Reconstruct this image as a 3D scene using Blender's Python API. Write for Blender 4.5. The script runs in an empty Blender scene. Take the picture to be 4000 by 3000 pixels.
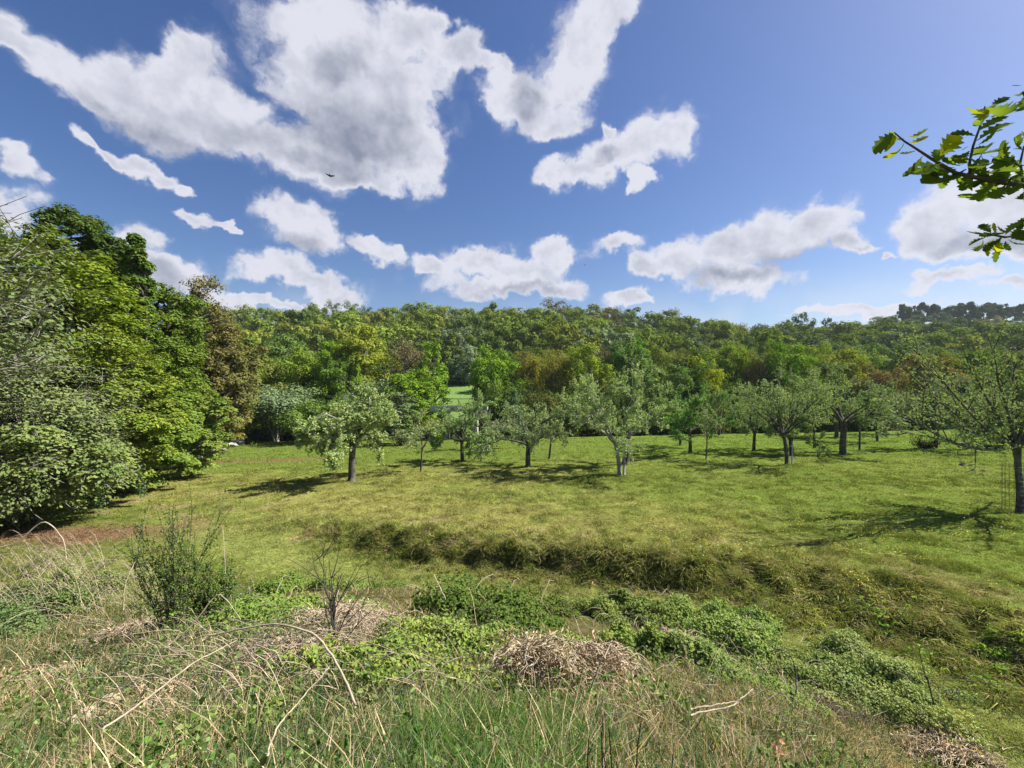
import bpy, math, random
import numpy as np
from mathutils import Vector, Matrix
C = bpy.context.scene.collection
S = bpy.context.scene
rad = math.radians
# ---------------------------------------------------------------- camera
F = 1678.0                       # focal length in pixels of a 4000 px wide frame; the eye is the origin
cam = bpy.data.cameras.new('camera'); cam.lens = 36.0*F/4000; cam.sensor_width = 36.0
cam.clip_start = 0.05; cam.clip_end = 12000
co = bpy.data.objects.new('camera', cam); C.objects.link(co)
co.location = (0, 0, 0); co.rotation_euler = (rad(90), 0, 0); S.camera = co
# ---------------------------------------------------------------- sun
SUN = Vector((0.74, 0.16, 0.80)).normalized()
sd = bpy.data.lights.new('sun', 'SUN'); sd.energy = 5.0; sd.angle = rad(0.53); sd.color = (1.0, 0.95, 0.86)
so = bpy.data.objects.new('sun', sd); C.objects.link(so); so.location = (60, 20, 60)
so.rotation_euler = SUN.to_track_quat('Z', 'Y').to_euler()
S.view_settings.view_transform = 'Standard'; S.view_settings.look = 'None'
S.view_settings.exposure = 1.1; S.view_settings.gamma = 1.0
S.render.engine = 'CYCLES'
S.cycles.max_bounces = 5; S.cycles.diffuse_bounces = 3; S.cycles.glossy_bounces = 1
S.cycles.transmission_bounces = 3; S.cycles.transparent_max_bounces = 4; S.cycles.volume_bounces = 0
S.cycles.caustics_reflective = False; S.cycles.caustics_refractive = False
S.cycles.sample_clamp_indirect = 4.0
# ---------------------------------------------------------------- sky with cumulus clouds
W = bpy.data.worlds.new('World'); S.world = W; W.use_nodes = True
def direction(px, py):
    v = np.array([(px-2000)/F, 1.0, (1500-py)/F]); return v/np.linalg.norm(v)
def build_sky():
    nt = W.node_tree; N = nt.nodes; L = nt.links; N.clear()
    def nd(t, **k):
        n = N.new(t)
        for a, b in k.items(): setattr(n, a, b)
        return n
    def link(a, b): L.new(a, b)
    def math_(op, a, b=None, c=None, clamp=False):
        n = nd('ShaderNodeMath', operation=op, use_clamp=clamp)
        for i, v in enumerate((a, b, c)):
            if v is None: continue
            if isinstance(v, (int, float)): n.inputs[i].default_value = v
            else: link(v, n.inputs[i])
        return n.outputs[0]
    def vmath(op, a, b=None):
        n = nd('ShaderNodeVectorMath', operation=op)
        for i, v in enumerate((a, b)):
            if v is None: continue
            if isinstance(v, (tuple, list)): n.inputs[i].default_value = v
            else: link(v, n.inputs[i])
        return n
    def maprange(v, a, b, c, d, it='SMOOTHSTEP'):
        n = nd('ShaderNodeMapRange', interpolation_type=it); link(v, n.inputs[0])
        for i, x in enumerate((a, b, c, d)): n.inputs[i+1].default_value = x
        return n.outputs[0]
    tc = nd('ShaderNodeTexCoord'); D = tc.outputs['Generated']
    sky = nd('ShaderNodeTexSky', sky_type='NISHITA', sun_disc=False)
    sky.sun_elevation = math.asin(SUN.z); sky.sun_rotation = math.atan2(SUN.x, SUN.y)
    sky.air_density = 1.0; sky.dust_density = 0.9; sky.ozone_density = 2.2; sky.altitude = 100
    def noise(vec, scale, detail, rough, lac=2.1):
        n = nd('ShaderNodeTexNoise'); n.inputs['Scale'].default_value = scale; n.inputs['Detail'].default_value = detail
        n.inputs['Roughness'].default_value = rough; n.inputs['Lacunarity'].default_value = lac; link(vec, n.inputs['Vector']); return n
    # warp the direction so that blob rims are ragged
    w1 = noise(D, 5.0, 3, .55); w2 = noise(D, 16.0, 3, .6)
    a = vmath('SCALE', vmath('SUBTRACT', w1.outputs['Color'], (.5, .5, .5)).outputs[0]); a.inputs['Scale'].default_value = .13
    b = vmath('SCALE', vmath('SUBTRACT', w2.outputs['Color'], (.5, .5, .5)).outputs[0]); b.inputs['Scale'].default_value = .055
    w3 = noise(D, 48.0, 3, .6); c3 = vmath('SCALE', vmath('SUBTRACT', w3.outputs['Color'], (.5, .5, .5)).outputs[0]); c3.inputs['Scale'].default_value = .024
    DW = vmath('ADD', vmath('ADD', vmath('ADD', D, a.outputs[0]).outputs[0], b.outputs[0]).outputs[0], c3.outputs[0]).outputs[0]
    def blob(px, py, rx, ry, ang=0, off=0.0):
        rx /= 1+off; ry /= 1+off
        c = direction(px, py); t = rad(ang)
        e = 2.0
        jx = (direction(px+e*math.cos(t), py+e*math.sin(t))-direction(px-e*math.cos(t), py-e*math.sin(t)))/(2*e)*rx
        jy = (direction(px-e*math.sin(t), py+e*math.cos(t))-direction(px+e*math.sin(t), py-e*math.cos(t)))/(2*e)*ry
        J = np.stack([jx, jy], 1); U, s, _ = np.linalg.svd(J, full_matrices=False)
        u, v = U[:, 0], U[:, 1]; w = np.cross(u, v)
        M = Matrix((( u[0], v[0], w[0]), (u[1], v[1], w[1]), (u[2], v[2], w[2])))
        m = nd('ShaderNodeMapping', vector_type='TEXTURE'); link(DW, m.inputs['Vector'])
        m.inputs['Location'].default_value = c; m.inputs['Rotation'].default_value = M.to_euler('XYZ')
        m.inputs['Scale'].default_value = (s[0], s[1], .25)
        l = vmath('LENGTH', m.outputs[0]).outputs['Value']
        return l
    def field(blobs, k=.22):
        f = None
        for bl in blobs:
            l = blob(*bl)
            f = l if f is None else math_('SMOOTH_MIN', f, l, k)
        return f
    CL = [(50,600,90,50,35,.15),(60,150,190,60,22),(270,250,220,95,25),(470,270,230,130,22),(690,260,170,150,5),(620,400,250,130,28),
      (900,470,290,150,28),(1130,590,260,110,25),(1180,60,230,150,35),(1330,230,280,210,25),(1490,400,250,250,10),
      (1380,590,320,130,5),(1600,590,140,130,10),(1590,130,160,120,40),(1690,90,80,60,20),(1380,710,180,40,5),
      (1790,230,130,70,25),(1940,280,130,55,20,.1),(2040,390,120,130,5),(2120,420,150,110,5),(2250,250,140,170,15),
      (2330,90,110,150,-5),(2200,500,100,60,0),
      (2200,690,80,50,0),(2330,660,130,65,-25),(2400,540,40,60,-30,.1),(2490,620,130,65,-25),(2630,520,110,95,-35),(2520,730,38,40,0,.1),
      (330,530,75,30,35,.1),(430,590,80,34,30,.1),(540,610,95,48,15,.1),(640,660,75,45,40,.1),(720,730,60,34,35,.1),
      (40,800,130,75,25),(560,960,90,70,40,.05),(640,1080,250,65,12),
      (1120,860,130,65,15),(1190,930,150,70,10),(1060,1050,140,45,0),(1190,1090,210,45,10),(1310,1140,120,50,0),
      (760,870,70,30,20,.1),(860,905,50,20,10,.1),(1400,960,75,36,25,.05),(1500,1005,80,40,8,.1),
      (1690,1050,95,40,10),(1880,1010,130,55,-5),(2050,1050,130,60,0),(2160,1000,80,50,0),(1980,1110,260,45,0,.05),(2200,1120,100,38,0),
      (2390,990,90,35,-5),(2520,1070,70,40,0),(2660,1050,120,60,-5),(2830,960,150,85,-20),(3020,900,200,95,-15),(3200,850,160,95,-15),
      (3330,910,110,60,20),(3400,965,70,22,8),(2880,1080,200,60,-8),
      (3690,890,160,100,-15),(3900,820,220,130,0),(3850,980,280,80,0,.05),(3510,1010,60,20,-20,.1),
      (900,1160,260,30,8,.3),(2440,1190,85,28,0),(3740,1100,190,35,-5,.05),(3960,1140,160,35,0,.05),(3350,1200,350,28,0,.1),
      (1150,1195,220,24,0,.1)]
    low = noise(D, 4.5, 3, .5)
    band = math_('MULTIPLY', maprange(vmath('DOT_PRODUCT', D, (0, 0, 1)).outputs['Value'], .23, .12, 0, .38), maprange(low.outputs['Fac'], .38, .62, 0, 1))
    f = field(CL)
    n1 = noise(DW, 8.5, 12, .62); s1 = noise(D, 7.0, 5, .55); n2 = noise(vmath('ADD', D, tuple(SUN*0.03)).outputs[0], 7.0, 4, .55)
    lump = math_('SUBTRACT', n1.outputs['Fac'], .5)
    def billow(vec, scale):
        n = nd('ShaderNodeTexVoronoi', feature='F1', normalize=True); n.inputs['Scale'].default_value = scale; n.inputs['Detail'].default_value = 1.0; n.inputs['Roughness'].default_value = .55
        link(vec, n.inputs['Vector']); return n.outputs['Distance']
    DV = DW
    v1 = billow(DV, 11.0)
    fr = math_('ADD', math_('MULTIPLY_ADD', lump, -1.7, f), math_('MULTIPLY', math_('SUBTRACT', v1, .33), 1.25))   # ragged, billowing field
    
    dens = math_('MAXIMUM', math_('ADD', maprange(fr, 1.22, .74, 0, .7), maprange(fr, 1.45, .6, 0, .3)), band)
    # painted light and shade: billows pale sunward, thick middles and undersides grey
    f1 = noise(D, 24.0, 4, .6); f2 = noise(vmath('ADD', D, tuple(SUN*0.009)).outputs[0], 24.0, 4, .6)
    em = math_('ADD', math_('MULTIPLY', math_('SUBTRACT', s1.outputs['Fac'], n2.outputs['Fac']), 1.5), math_('MULTIPLY', math_('SUBTRACT', f1.outputs['Fac'], f2.outputs['Fac']), .45))
    em = math_('ADD', em, math_('MULTIPLY', math_('SUBTRACT', .36, v1), .7))
    thick = maprange(fr, .95, .15, 0, 1)
    lowm = maprange(low.outputs['Fac'], .36, .58, .2, 1)
    DK = [(420,390,200,40,30),(640,500,260,60,27),(960,540,260,90,27),(1270,480,170,130,30),(1450,560,190,150,10),(1250,660,240,50,8),(1330,250,130,120,30,.3),(2090,380,60,110,0),(3080,985,240,45,-14),(2820,1075,170,40,-8),(630,1110,190,40,10),(2400,650,60,40,-20,.3),
          (1180,980,120,40,8),(3900,960,260,60,0),(2050,1130,200,25,0)]
    g = field(DK, .45); dk = maprange(g, 1.5, .15, 0, 1)
    shade = math_('ADD', math_('MULTIPLY', math_('MULTIPLY', thick, lowm), .34), math_('MULTIPLY', dk, .62))
    shade = math_('SUBTRACT', shade, em, clamp=True)
    cr = nd('ShaderNodeMix', data_type='RGBA'); link(shade, cr.inputs['Factor'])
    cr.inputs['A'].default_value = (.36, .365, .405, 1); cr.inputs['B'].default_value = (.12, .135, .18, 1)
    bgs = nd('ShaderNodeBackground'); bgs.inputs['Strength'].default_value = .058
    hs = nd('ShaderNodeHueSaturation'); hs.inputs['Saturation'].default_value = 1.25; hs.inputs['Hue'].default_value = .512
    link(sky.outputs[0], hs.inputs['Color']); link(hs.outputs[0], bgs.inputs['Color'])
    bgc = nd('ShaderNodeBackground'); link(cr.outputs['Result'], bgc.inputs['Color']); bgc.inputs['Strength'].default_value = 1.0
    mx = nd('ShaderNodeMixShader'); link(math_('MULTIPLY', dens, .97), mx.inputs[0]); link(bgs.outputs[0], mx.inputs[1]); link(bgc.outputs[0], mx.inputs[2])
    out = nd('ShaderNodeOutputWorld'); link(mx.outputs[0], out.inputs['Surface'])
build_sky()
W.cycles.sampling_method = 'NONE'
# ---------------------------------------------------------------- numpy helpers
def rng(seed): return np.random.default_rng(seed)
def _hash(ix, iy, seed):
    h = (ix.astype(np.int64)*374761393 + iy.astype(np.int64)*668265263 + seed*1442695041) & 0xffffffff
    h = ((h ^ (h >> 13))*1274126177) & 0xffffffff
    return ((h ^ (h >> 16)) & 0xffff)/65535.0
def vnoise(x, y, seed=0):
    ix = np.floor(x); iy = np.floor(y); fx = x-ix; fy = y-iy; fx = fx*fx*(3-2*fx); fy = fy*fy*(3-2*fy)
    a = _hash(ix, iy, seed); b = _hash(ix+1, iy, seed); c = _hash(ix, iy+1, seed); d = _hash(ix+1, iy+1, seed)
    return (a*(1-fx)+b*fx)*(1-fy)+(c*(1-fx)+d*fx)*fy
def fbm(x, y, seed=0, oct=4, gain=.5):
    s = 0; a = 1; t = 0
    for i in range(oct):
        s = s+a*vnoise(x*2**i+i*17.3, y*2**i-i*9.1, seed+i); t += a; a *= gain
    return s/t
def ss(x, a, b):
    t = np.clip((x-a)/(b-a), 0, 1); return t*t*(3-2*t)
def unit(v): return v/np.maximum(np.linalg.norm(v, axis=-1, keepdims=True), 1e-9)
# ---------------------------------------------------------------- the lie of the land
FOOT = np.array([(-22,20.5),(-14,17.5),(-9,15.6),(-5.3,14.0),(-0.9,12.6),(1.4,11.9),(3.5,11.0),(5.7,10.3),(7.1,9.0),(8.1,7.9),(8.9,6.5),(9.8,3),(10.5,-20)], float)
def bank_dist(x, y):
    best = np.full(x.shape, 1e9); sg = np.ones(x.shape)
    for a, b in zip(FOOT[:-1], FOOT[1:]):
        d = b-a; px = x-a[0]; py = y-a[1]; t = np.clip((px*d[0]+py*d[1])/(d@d), 0, 1)
        ex = px-t*d[0]; ey = py-t*d[1]; q = np.hypot(ex, ey); c = d[0]*py-d[1]*px
        m = q < best-1e-9; best = np.where(m, q, best); sg = np.where(m, np.where(c > 0, 1., -1.), sg)
    return best*sg
def slope_R(x, y):
    az = np.degrees(np.arctan2(x, y))
    return np.interp(az, [-180,-100,-75,-50,-30,0,22,40,47,60,80,180], [60,60,25,13,13,10.3,9.8,8.6,7.6,7.0,9,60])
def ground(x, y, fine=True):
    x = np.asarray(x, float); y = np.asarray(y, float)
    bd = bank_dist(x, y)
    zm = -4.33+.02*np.clip(x, -60, 60)-.041*np.clip(y, -5, 55)
    zt = -5.33+.28*ss(x, 3, 9)-.22*np.exp(-((x+3.5)/4.5)**2)
    k = ss(bd+(vnoise(x*2.4, y*2.4, 151)-.5)*.7, .15, 1.0+1.1*ss(x, 4, 9))
    wl = ss(x, -12, -4)
    z = np.where(wl > 0, (zt*(1-k)+zm*k)*wl+zm*(1-wl), zm)
    if fine:
        onb = np.exp(-((bd-.9)/1.0)**2)*wl
        z = z+(fbm(x*.55, y*.55, 3)-.5)*.22+(fbm(x*3.1, y*3.1, 8)-.5)*.07
        z = z+onb*((fbm(x*1.9, y*1.9, 21, 3)-.5)*.55)
    # far side: down to the stream, up the field, the wooded hill and the further ridge
    b = x/np.maximum(y, 1.0)
    A = np.interp(b, [-1.5,-.67,-.2,.2,.42,.6,.8,1.5], [26,25,26,26,20,17,18,19])
    A2 = np.interp(b, [.72,.95,1.6], [0,25,27])
    yy = y+(fbm(x*.01+5, y*.01, 77, 2)-.5)*12*ss(y, 70, 110)
    far = np.interp(yy, [52,58,62,66,75,100,106], [-7.0,-7.9,-8.2,-7.6,-4.7,-.75,.2])
    hill = np.interp(yy, [106,130,160,190,215,250,400,900,3000], [0,.18,.5,.82,1,.97,.9,.3,-.5])*A
    z2 = np.where(yy > 106, hill+.2, far)+A2*ss(yy, 225, 305)
    z2 = z2+np.where(y > 110, (fbm(x*.03, y*.03, 5, 3)-.5)*5, 0)
    t = ss(y, 50, 57)
    z = z*(1-t)+z2*t
    # the crest of the slope that the camera stands on
    r = np.hypot(x, y); R = slope_R(x, y)
    zf = -1.62-3.72*(r-1)/(R-1); zf = np.minimum(zf, -1.58)
    if fine: zf = zf+(fbm(x*.9, y*.9, 31)-.5)*.28*ss(r, 1, 3)
    kk = .25; h = np.clip(.5+.5*(zf-z)/kk, 0, 1)
    z = np.where(r < 70, z*(1-h)+zf*h+kk*h*(1-h), z)
    return z
# ray map: where each direction of view first meets the land
HX = np.arange(-900, 4901, 12.0); HY = np.arange(1560, 3600, 10.0)
def _raymap():
    gx, gy = np.meshgrid((HX-2000)/F, -(HY-1500)/F)
    tx, tz = gx.ravel(), gy.ravel(); dep = np.full(tx.shape, 120.0); act = np.arange(tx.size); y = .45
    while y < 118 and act.size:
        y *= 1.018
        g = ground(tx[act]*y, np.full(act.size, y), False)
        hit_ = g >= tz[act]*y
        dep[act[hit_]] = y*.991; act = act[~hit_]
    return dep.reshape(gx.shape)
DEP = _raymap()
def hit(px, py):
    px = np.asarray(px, float); py = np.asarray(py, float)
    u = np.clip((px-HX[0])/12, 0, len(HX)-1.001); v = np.clip((py-HY[0])/10, 0, len(HY)-1.001)
    i = u.astype(int); j = v.astype(int); fu = u-i; fv = v-j
    d = (DEP[j, i]*(1-fu)+DEP[j, i+1]*fu)*(1-fv)+(DEP[j+1, i]*(1-fu)+DEP[j+1, i+1]*fu)*fv
    x = (px-2000)/F*d; return x, d, ground(x, d)
def at(px, py):
    x, y, z = hit(np.array([px]), np.array([py])); return np.array([x[0], y[0], z[0]])
def on(px, d):
    x = (px-2000)/F*d; return np.array([x, d, float(ground(np.array([x]), np.array([float(d)]))[0])])
def P(px, py, d): return np.array([(px-2000)/F*d, d, (1500-py)/F*d])
# ---------------------------------------------------------------- mesh building
class Buf:
    def __init__(s): s.V = []; s.Q = []; s.T = []; s.Cc = []; s.n = 0; s.col = None
    def add(s, V, Q=None, T=None, col=None):
        V = np.asarray(V, float).reshape(-1, 3)
        if Q is not None and len(Q): s.Q.append(np.asarray(Q, np.int64)+s.n)
        if T is not None and len(T): s.T.append(np.asarray(T, np.int64)+s.n)
        s.V.append(V); s.n += len(V)
        c = np.ones((len(V), 3)) if col is None else np.broadcast_to(np.asarray(col, float), (len(V), 3))
        s.Cc.append(c)
    def mesh(s, name, mat, smooth=False, tint=False):
        me = bpy.data.meshes.new(name)
        V = np.concatenate(s.V) if s.V else np.zeros((0, 3))
        Q = np.concatenate(s.Q) if s.Q else np.zeros((0, 4), np.int64)
        T = np.concatenate(s.T) if s.T else np.zeros((0, 3), np.int64)
        me.vertices.add(len(V)); me.vertices.foreach_set('co', V.astype(np.float32).ravel())
        me.loops.add(Q.size+T.size); me.polygons.add(len(Q)+len(T))
        me.loops.foreach_set('vertex_index', np.concatenate([Q.ravel(), T.ravel()]).astype(np.int32))
        ls = np.concatenate([np.arange(len(Q))*4, Q.size+np.arange(len(T))*3]).astype(np.int32)
        me.polygons.foreach_set('loop_start', ls)
        me.polygons.foreach_set('use_smooth', np.full(len(ls), smooth))
        me.update(calc_edges=True)
        if tint:
            c = np.concatenate(s.Cc); at_ = me.color_attributes.new('tint', 'FLOAT_COLOR', 'POINT')
            at_.data.foreach_set('color', np.concatenate([c, np.ones((len(c), 1))], 1).astype(np.float32).ravel())
        me.materials.append(mat); return me
def tube(buf, pts, r, sides=6, col=None):
    pts = np.asarray(pts, float); n = len(pts); r = np.broadcast_to(np.asarray(r, float), (n,))
    t = unit(np.gradient(pts, axis=0)); ref = np.array([0, 0, 1.]) if abs(t[0, 2]) < .8 else np.array([1., 0, 0])
    a = unit(np.cross(t, ref)); b = np.cross(t, a)
    th = np.arange(sides)*2*np.pi/sides
    V = pts[:, None]+r[:, None, None]*(np.cos(th)[None, :, None]*a[:, None]+np.sin(th)[None, :, None]*b[:, None])
    i = np.arange(n-1)[:, None]*sides; j = np.arange(sides)[None]; k = (j+1) % sides
    Q = np.stack([i+j, i+k, i+sides+k, i+sides+j], -1).reshape(-1, 4)
    T = [] if sides < 3 else [(0, j2, j2+1) for j2 in range(1, sides-1)]+[((n-1)*sides, (n-1)*sides+j2+1, (n-1)*sides+j2) for j2 in range(1, sides-1)]
    buf.add(V.reshape(-1, 3), Q, T, col)
def leaves(buf, c, bias, size, aspect, g, wild=.8, axis=None, col=None, fold=False):
    c = np.asarray(c, float); n = len(c)
    if n == 0: return
    nrm = unit(np.broadcast_to(bias, (n, 3))+g.normal(size=(n, 3))*wild)
    ax = g.normal(size=(n, 3)) if axis is None else axis+g.normal(size=(n, 3))*.5
    ax = unit(ax-nrm*(ax*nrm).sum(1, keepdims=True)); sd_ = np.cross(nrm, ax)
    L = (np.broadcast_to(size, (n,))*g.uniform(.65, 1.3, n))[:, None]; Wd = L*aspect
    cc = None if col is None else np.broadcast_to(col, (n, 3))
    if fold:
        u_ = nrm*Wd*.16
        V = np.stack([c-ax*L*.5, c-ax*L*.2+sd_*Wd*.48+u_, c+ax*L*.18+sd_*Wd*.42+u_, c+ax*L*.5-nrm*L*.08, c-ax*L*.2-sd_*Wd*.48+u_, c+ax*L*.18-sd_*Wd*.42+u_], 1)
        i = np.arange(n)[:, None]*6
        Q = np.concatenate([i+np.array([[0, 1, 2, 3]]), i+np.array([[0, 3, 5, 4]])])
        buf.add(V.reshape(-1, 3), Q, None, None if cc is None else np.repeat(cc, 6, 0))
    else:
        V = np.stack([c-ax*L/2, c+sd_*Wd/2+ax*L*.08, c+ax*L/2, c-sd_*Wd/2+ax*L*.08], 1)
        buf.add(V.reshape(-1, 3), np.arange(n*4).reshape(n, 4), None, None if cc is None else np.repeat(cc, 4, 0))
def blades(buf, base, h, w, g, lean=.35, col=None, curl=.5, wind=(0, 0), tipcol=None):
    n = len(base); az = g.uniform(0, 2*np.pi, n); ln = g.uniform(0, lean*2, n)
    d = np.stack([np.cos(az)*ln+wind[0], np.sin(az)*ln+wind[1], np.ones(n)], 1); d = unit(d)
    h = np.broadcast_to(h, (n,))[:, None]; w = np.broadcast_to(w, (n,))[:, None]
    fa = g.uniform(0, np.pi, n); s = np.stack([np.cos(fa), np.sin(fa), np.zeros(n)], 1)
    bend = np.stack([np.cos(az), np.sin(az), np.zeros(n)], 1)*curl*g.uniform(.2, 1, n)[:, None]
    m = base+d*h*.55; t = base+d*h+bend*h*.6-np.array([0, 0, 1])*h*curl*.25
    m = m+bend*h*.12
    V = np.stack([base-s*w/2, base+s*w/2, m-s*w*.42, m+s*w*.42, t], 1)
    i = np.arange(n)[:, None]*5
    cc = None
    if col is not None:
        col = np.broadcast_to(col, (n, 3)); tc = col if tipcol is None else tipcol
        cc = np.stack([col, col, col, col, tc], 1).reshape(-1, 3)
    buf.add(V.reshape(-1, 3), i+np.array([[0, 1, 3, 2]]), i+np.array([[2, 3, 4]]), cc)
# ---------------------------------------------------------------- objects
def prop(o, label=None, cat=None, group=None, kind=None):
    for k, v in (('label', label), ('category', cat), ('group', group), ('kind', kind)):
        if v: o[k] = v
    return o
def ob(name, me, parent=None, color=None, loc=None, **kw):
    o = bpy.data.objects.new(name, me); C.objects.link(o); o.parent = parent
    if color is not None: o.color = (*color, 1)
    if loc is not None: o.location = loc
    return prop(o, **kw)
def empty(name, loc, rz=0, sc=1, **kw):
    o = bpy.data.objects.new(name, None); C.objects.link(o); o.empty_display_size = .3
    o.location = loc; o.rotation_euler = (0, 0, rz)
    o.scale = (sc, sc, sc) if np.isscalar(sc) else sc
    return prop(o, **kw)
# ---------------------------------------------------------------- materials
def mat(name):
    m = bpy.data.materials.new(name); m.use_nodes = True; nt = m.node_tree; nt.nodes.clear()
    return m, nt, nt.nodes, nt.links
def mnode(N, L, op, a, b=None, clamp=False):
    n = N.new('ShaderNodeMath'); n.operation = op; n.use_clamp = clamp
    for i, v in enumerate((a, b)):
        if v is None: continue
        if isinstance(v, (int, float)): n.inputs[i].default_value = v
        else: L.new(v, n.inputs[i])
    return n.outputs[0]
def foliage_mat(name, source='object', transl=.22, var=.6, gloss=.0, hue=.035, patch=1.2):
    """leaf cards: the colour comes from the object or from the tint attribute, varied per leaf and in patches"""
    m, nt, N, L = mat(name)
    if source == 'object': src = N.new('ShaderNodeObjectInfo').outputs['Color']
    else:
        a = N.new('ShaderNodeAttribute'); a.attribute_name = 'tint'; src = a.outputs['Color']
    geo = N.new('ShaderNodeNewGeometry'); tn = N.new('ShaderNodeTexNoise'); tn.inputs['Scale'].default_value = patch; tn.inputs['Detail'].default_value = 2
    L.new(geo.outputs['Position'], tn.inputs['Vector'])
    r = geo.outputs['Random Per Island']
    hs = N.new('ShaderNodeHueSaturation'); L.new(src, hs.inputs['Color'])
    L.new(mnode(N, L, 'ADD', mnode(N, L, 'MULTIPLY', mnode(N, L, 'SUBTRACT', mnode(N, L, 'FRACT', mnode(N, L, 'MULTIPLY', r, 7.13)), .5), hue), mnode(N, L, 'ADD', .500, mnode(N, L, 'MULTIPLY', mnode(N, L, 'SUBTRACT', tn.outputs['Fac'], .5), -.07))), hs.inputs['Hue'])
    v = mnode(N, L, 'ADD', mnode(N, L, 'MULTIPLY', mnode(N, L, 'SUBTRACT', r, .5), var), mnode(N, L, 'ADD', 1.6 if source == 'object' else 1.05, mnode(N, L, 'MULTIPLY', mnode(N, L, 'SUBTRACT', tn.outputs['Fac'], .5), 1.1)))
    L.new(v, hs.inputs['Value']); hs.inputs['Saturation'].default_value = 1.0
    d = N.new('ShaderNodeBsdfDiffuse'); L.new(hs.outputs[0], d.inputs['Color'])
    t = N.new('ShaderNodeBsdfTranslucent')
    tm = N.new('ShaderNodeMix'); tm.data_type = 'RGBA'; tm.blend_type = 'MULTIPLY'; tm.inputs['Factor'].default_value = 1
    L.new(hs.outputs[0], tm.inputs['A']); tm.inputs['B'].default_value = (1.25, 1.2, .45, 1); L.new(tm.outputs['Result'], t.inputs['Color'])
    mx = N.new('ShaderNodeMixShader'); mx.inputs[0].default_value = transl; L.new(d.outputs[0], mx.inputs[1]); L.new(t.outputs[0], mx.inputs[2])
    out = mx.outputs[0]
    if gloss:
        gl = N.new('ShaderNodeBsdfGlossy'); gl.inputs['Roughness'].default_value = .5; gl.inputs['Color'].default_value = (.9, .95, 1, 1)
        m2 = N.new('ShaderNodeMixShader'); m2.inputs[0].default_value = gloss; L.new(mx.outputs[0], m2.inputs[1]); L.new(gl.outputs[0], m2.inputs[2]); out = m2.outputs[0]
    o = N.new('ShaderNodeOutputMaterial'); L.new(out, o.inputs['Surface']); return m
def surface_mat(name, c1, c2, scale=4, rough=.85, bump=.4, stretch=(1, 1, 1), spots=None, metal=0):
    m, nt, N, L = mat(name)
    geo = N.new('ShaderNodeTexCoord'); mp = N.new('ShaderNodeMapping'); mp.inputs['Scale'].default_value = stretch
    L.new(geo.outputs['Object'], mp.inputs['Vector'])
    t = N.new('ShaderNodeTexNoise'); t.inputs['Scale'].default_value = scale; t.inputs['Detail'].default_value = 8; t.inputs['Roughness'].default_value = .65
    L.new(mp.outputs[0], t.inputs['Vector'])
    r = N.new('ShaderNodeValToRGB'); r.color_ramp.elements[0].position = .35; r.color_ramp.elements[1].position = .65
    r.color_ramp.elements[0].color = (*c1, 1); r.color_ramp.elements[1].color = (*c2, 1); L.new(t.outputs['Fac'], r.inputs[0])
    col = r.outputs[0]
    if spots:
        t2 = N.new('ShaderNodeTexNoise'); t2.inputs['Scale'].default_value = scale*.35; t2.inputs['Detail'].default_value = 5; L.new(geo.outputs['Object'], t2.inputs['Vector'])
        r2 = N.new('ShaderNodeValToRGB'); r2.color_ramp.elements[0].position = .52; r2.color_ramp.elements[1].position = .6; L.new(t2.outputs['Fac'], r2.inputs[0])
        mx = N.new('ShaderNodeMix'); mx.data_type = 'RGBA'; L.new(r2.outputs[0], mx.inputs['Factor']); L.new(col, mx.inputs['A']); mx.inputs['B'].default_value = (*spots, 1); col = mx.outputs['Result']
    p = N.new('ShaderNodeBsdfPrincipled'); L.new(col, p.inputs['Base Color']); p.inputs['Roughness'].default_value = rough; p.inputs['Metallic'].default_value = metal
    p.inputs['Specular IOR Level'].default_value = .25
    b = N.new('ShaderNodeBump'); b.inputs['Strength'].default_value = bump; b.inputs['Distance'].default_value = .02; L.new(t.outputs['Fac'], b.inputs['Height']); L.new(b.outputs[0], p.inputs['Normal'])
    o = N.new('ShaderNodeOutputMaterial'); L.new(p.outputs[0], o.inputs['Surface']); return m
M_LEAF = foliage_mat('leaf')
M_LEAFT = foliage_mat('leaf_tinted', 'tint', .3, .6)
M_GRASS = foliage_mat('grass', 'tint', .25, .8, 0, .03, 2.5)
M_OAK = foliage_mat('oak_leaf', 'object', .5, .35, 0, .02, 8)
M_BARK = surface_mat('bark', (.035, .03, .025), (.115, .10, .085), 9, .9, .9, (1, 1, .25), (.12, .13, .085))
M_BARKPALE = surface_mat('pale_bark', (.16, .15, .13), (.36, .34, .30), 9, .9, .6, (1, 1, .3))
M_TWIG = surface_mat('twig', (.06, .05, .04), (.13, .11, .09), 12, .9, .3)
M_DEAD = surface_mat('dead_cane', (.27, .21, .14), (.52, .43, .31), 15, .8, .3)
M_DARKSTALK = surface_mat('dark_stalk', (.03, .022, .015), (.075, .055, .035), 15, .8, .3)
M_ROCK = surface_mat('limestone', (.38, .35, .32), (.62, .59, .55), 3, .9, .8, spots=(.2, .2, .16))
M_CONC = surface_mat('weathered_concrete', (.34, .32, .28), (.52, .50, .45), 2.5, .9, .5, spots=(.2, .2, .16))
M_RAIL = surface_mat('painted_rail', (.035, .05, .035), (.06, .08, .055), 8, .5, .1)
M_STAKE = surface_mat('grey_wood', (.20, .185, .17), (.42, .40, .38), 8, .85, .5, (1, 1, .15))
M_WIRE = surface_mat('wire', (.05, .045, .04), (.1, .09, .08), 8, .6, .1)
M_SOIL = surface_mat('soil', (.05, .035, .022), (.12, .085, .055), 6, .95, 1)
M_BIRD = surface_mat('feathers', (.02, .02, .022), (.05, .045, .045), 6, .8, .1)
M_FLOWER = surface_mat('yellow_petals', (.62, .50, .02), (.75, .62, .04), 8, .7, .1)
M_DAISY = surface_mat('white_petals', (.6, .6, .58), (.8, .8, .78), 8, .7, .1)
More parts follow.
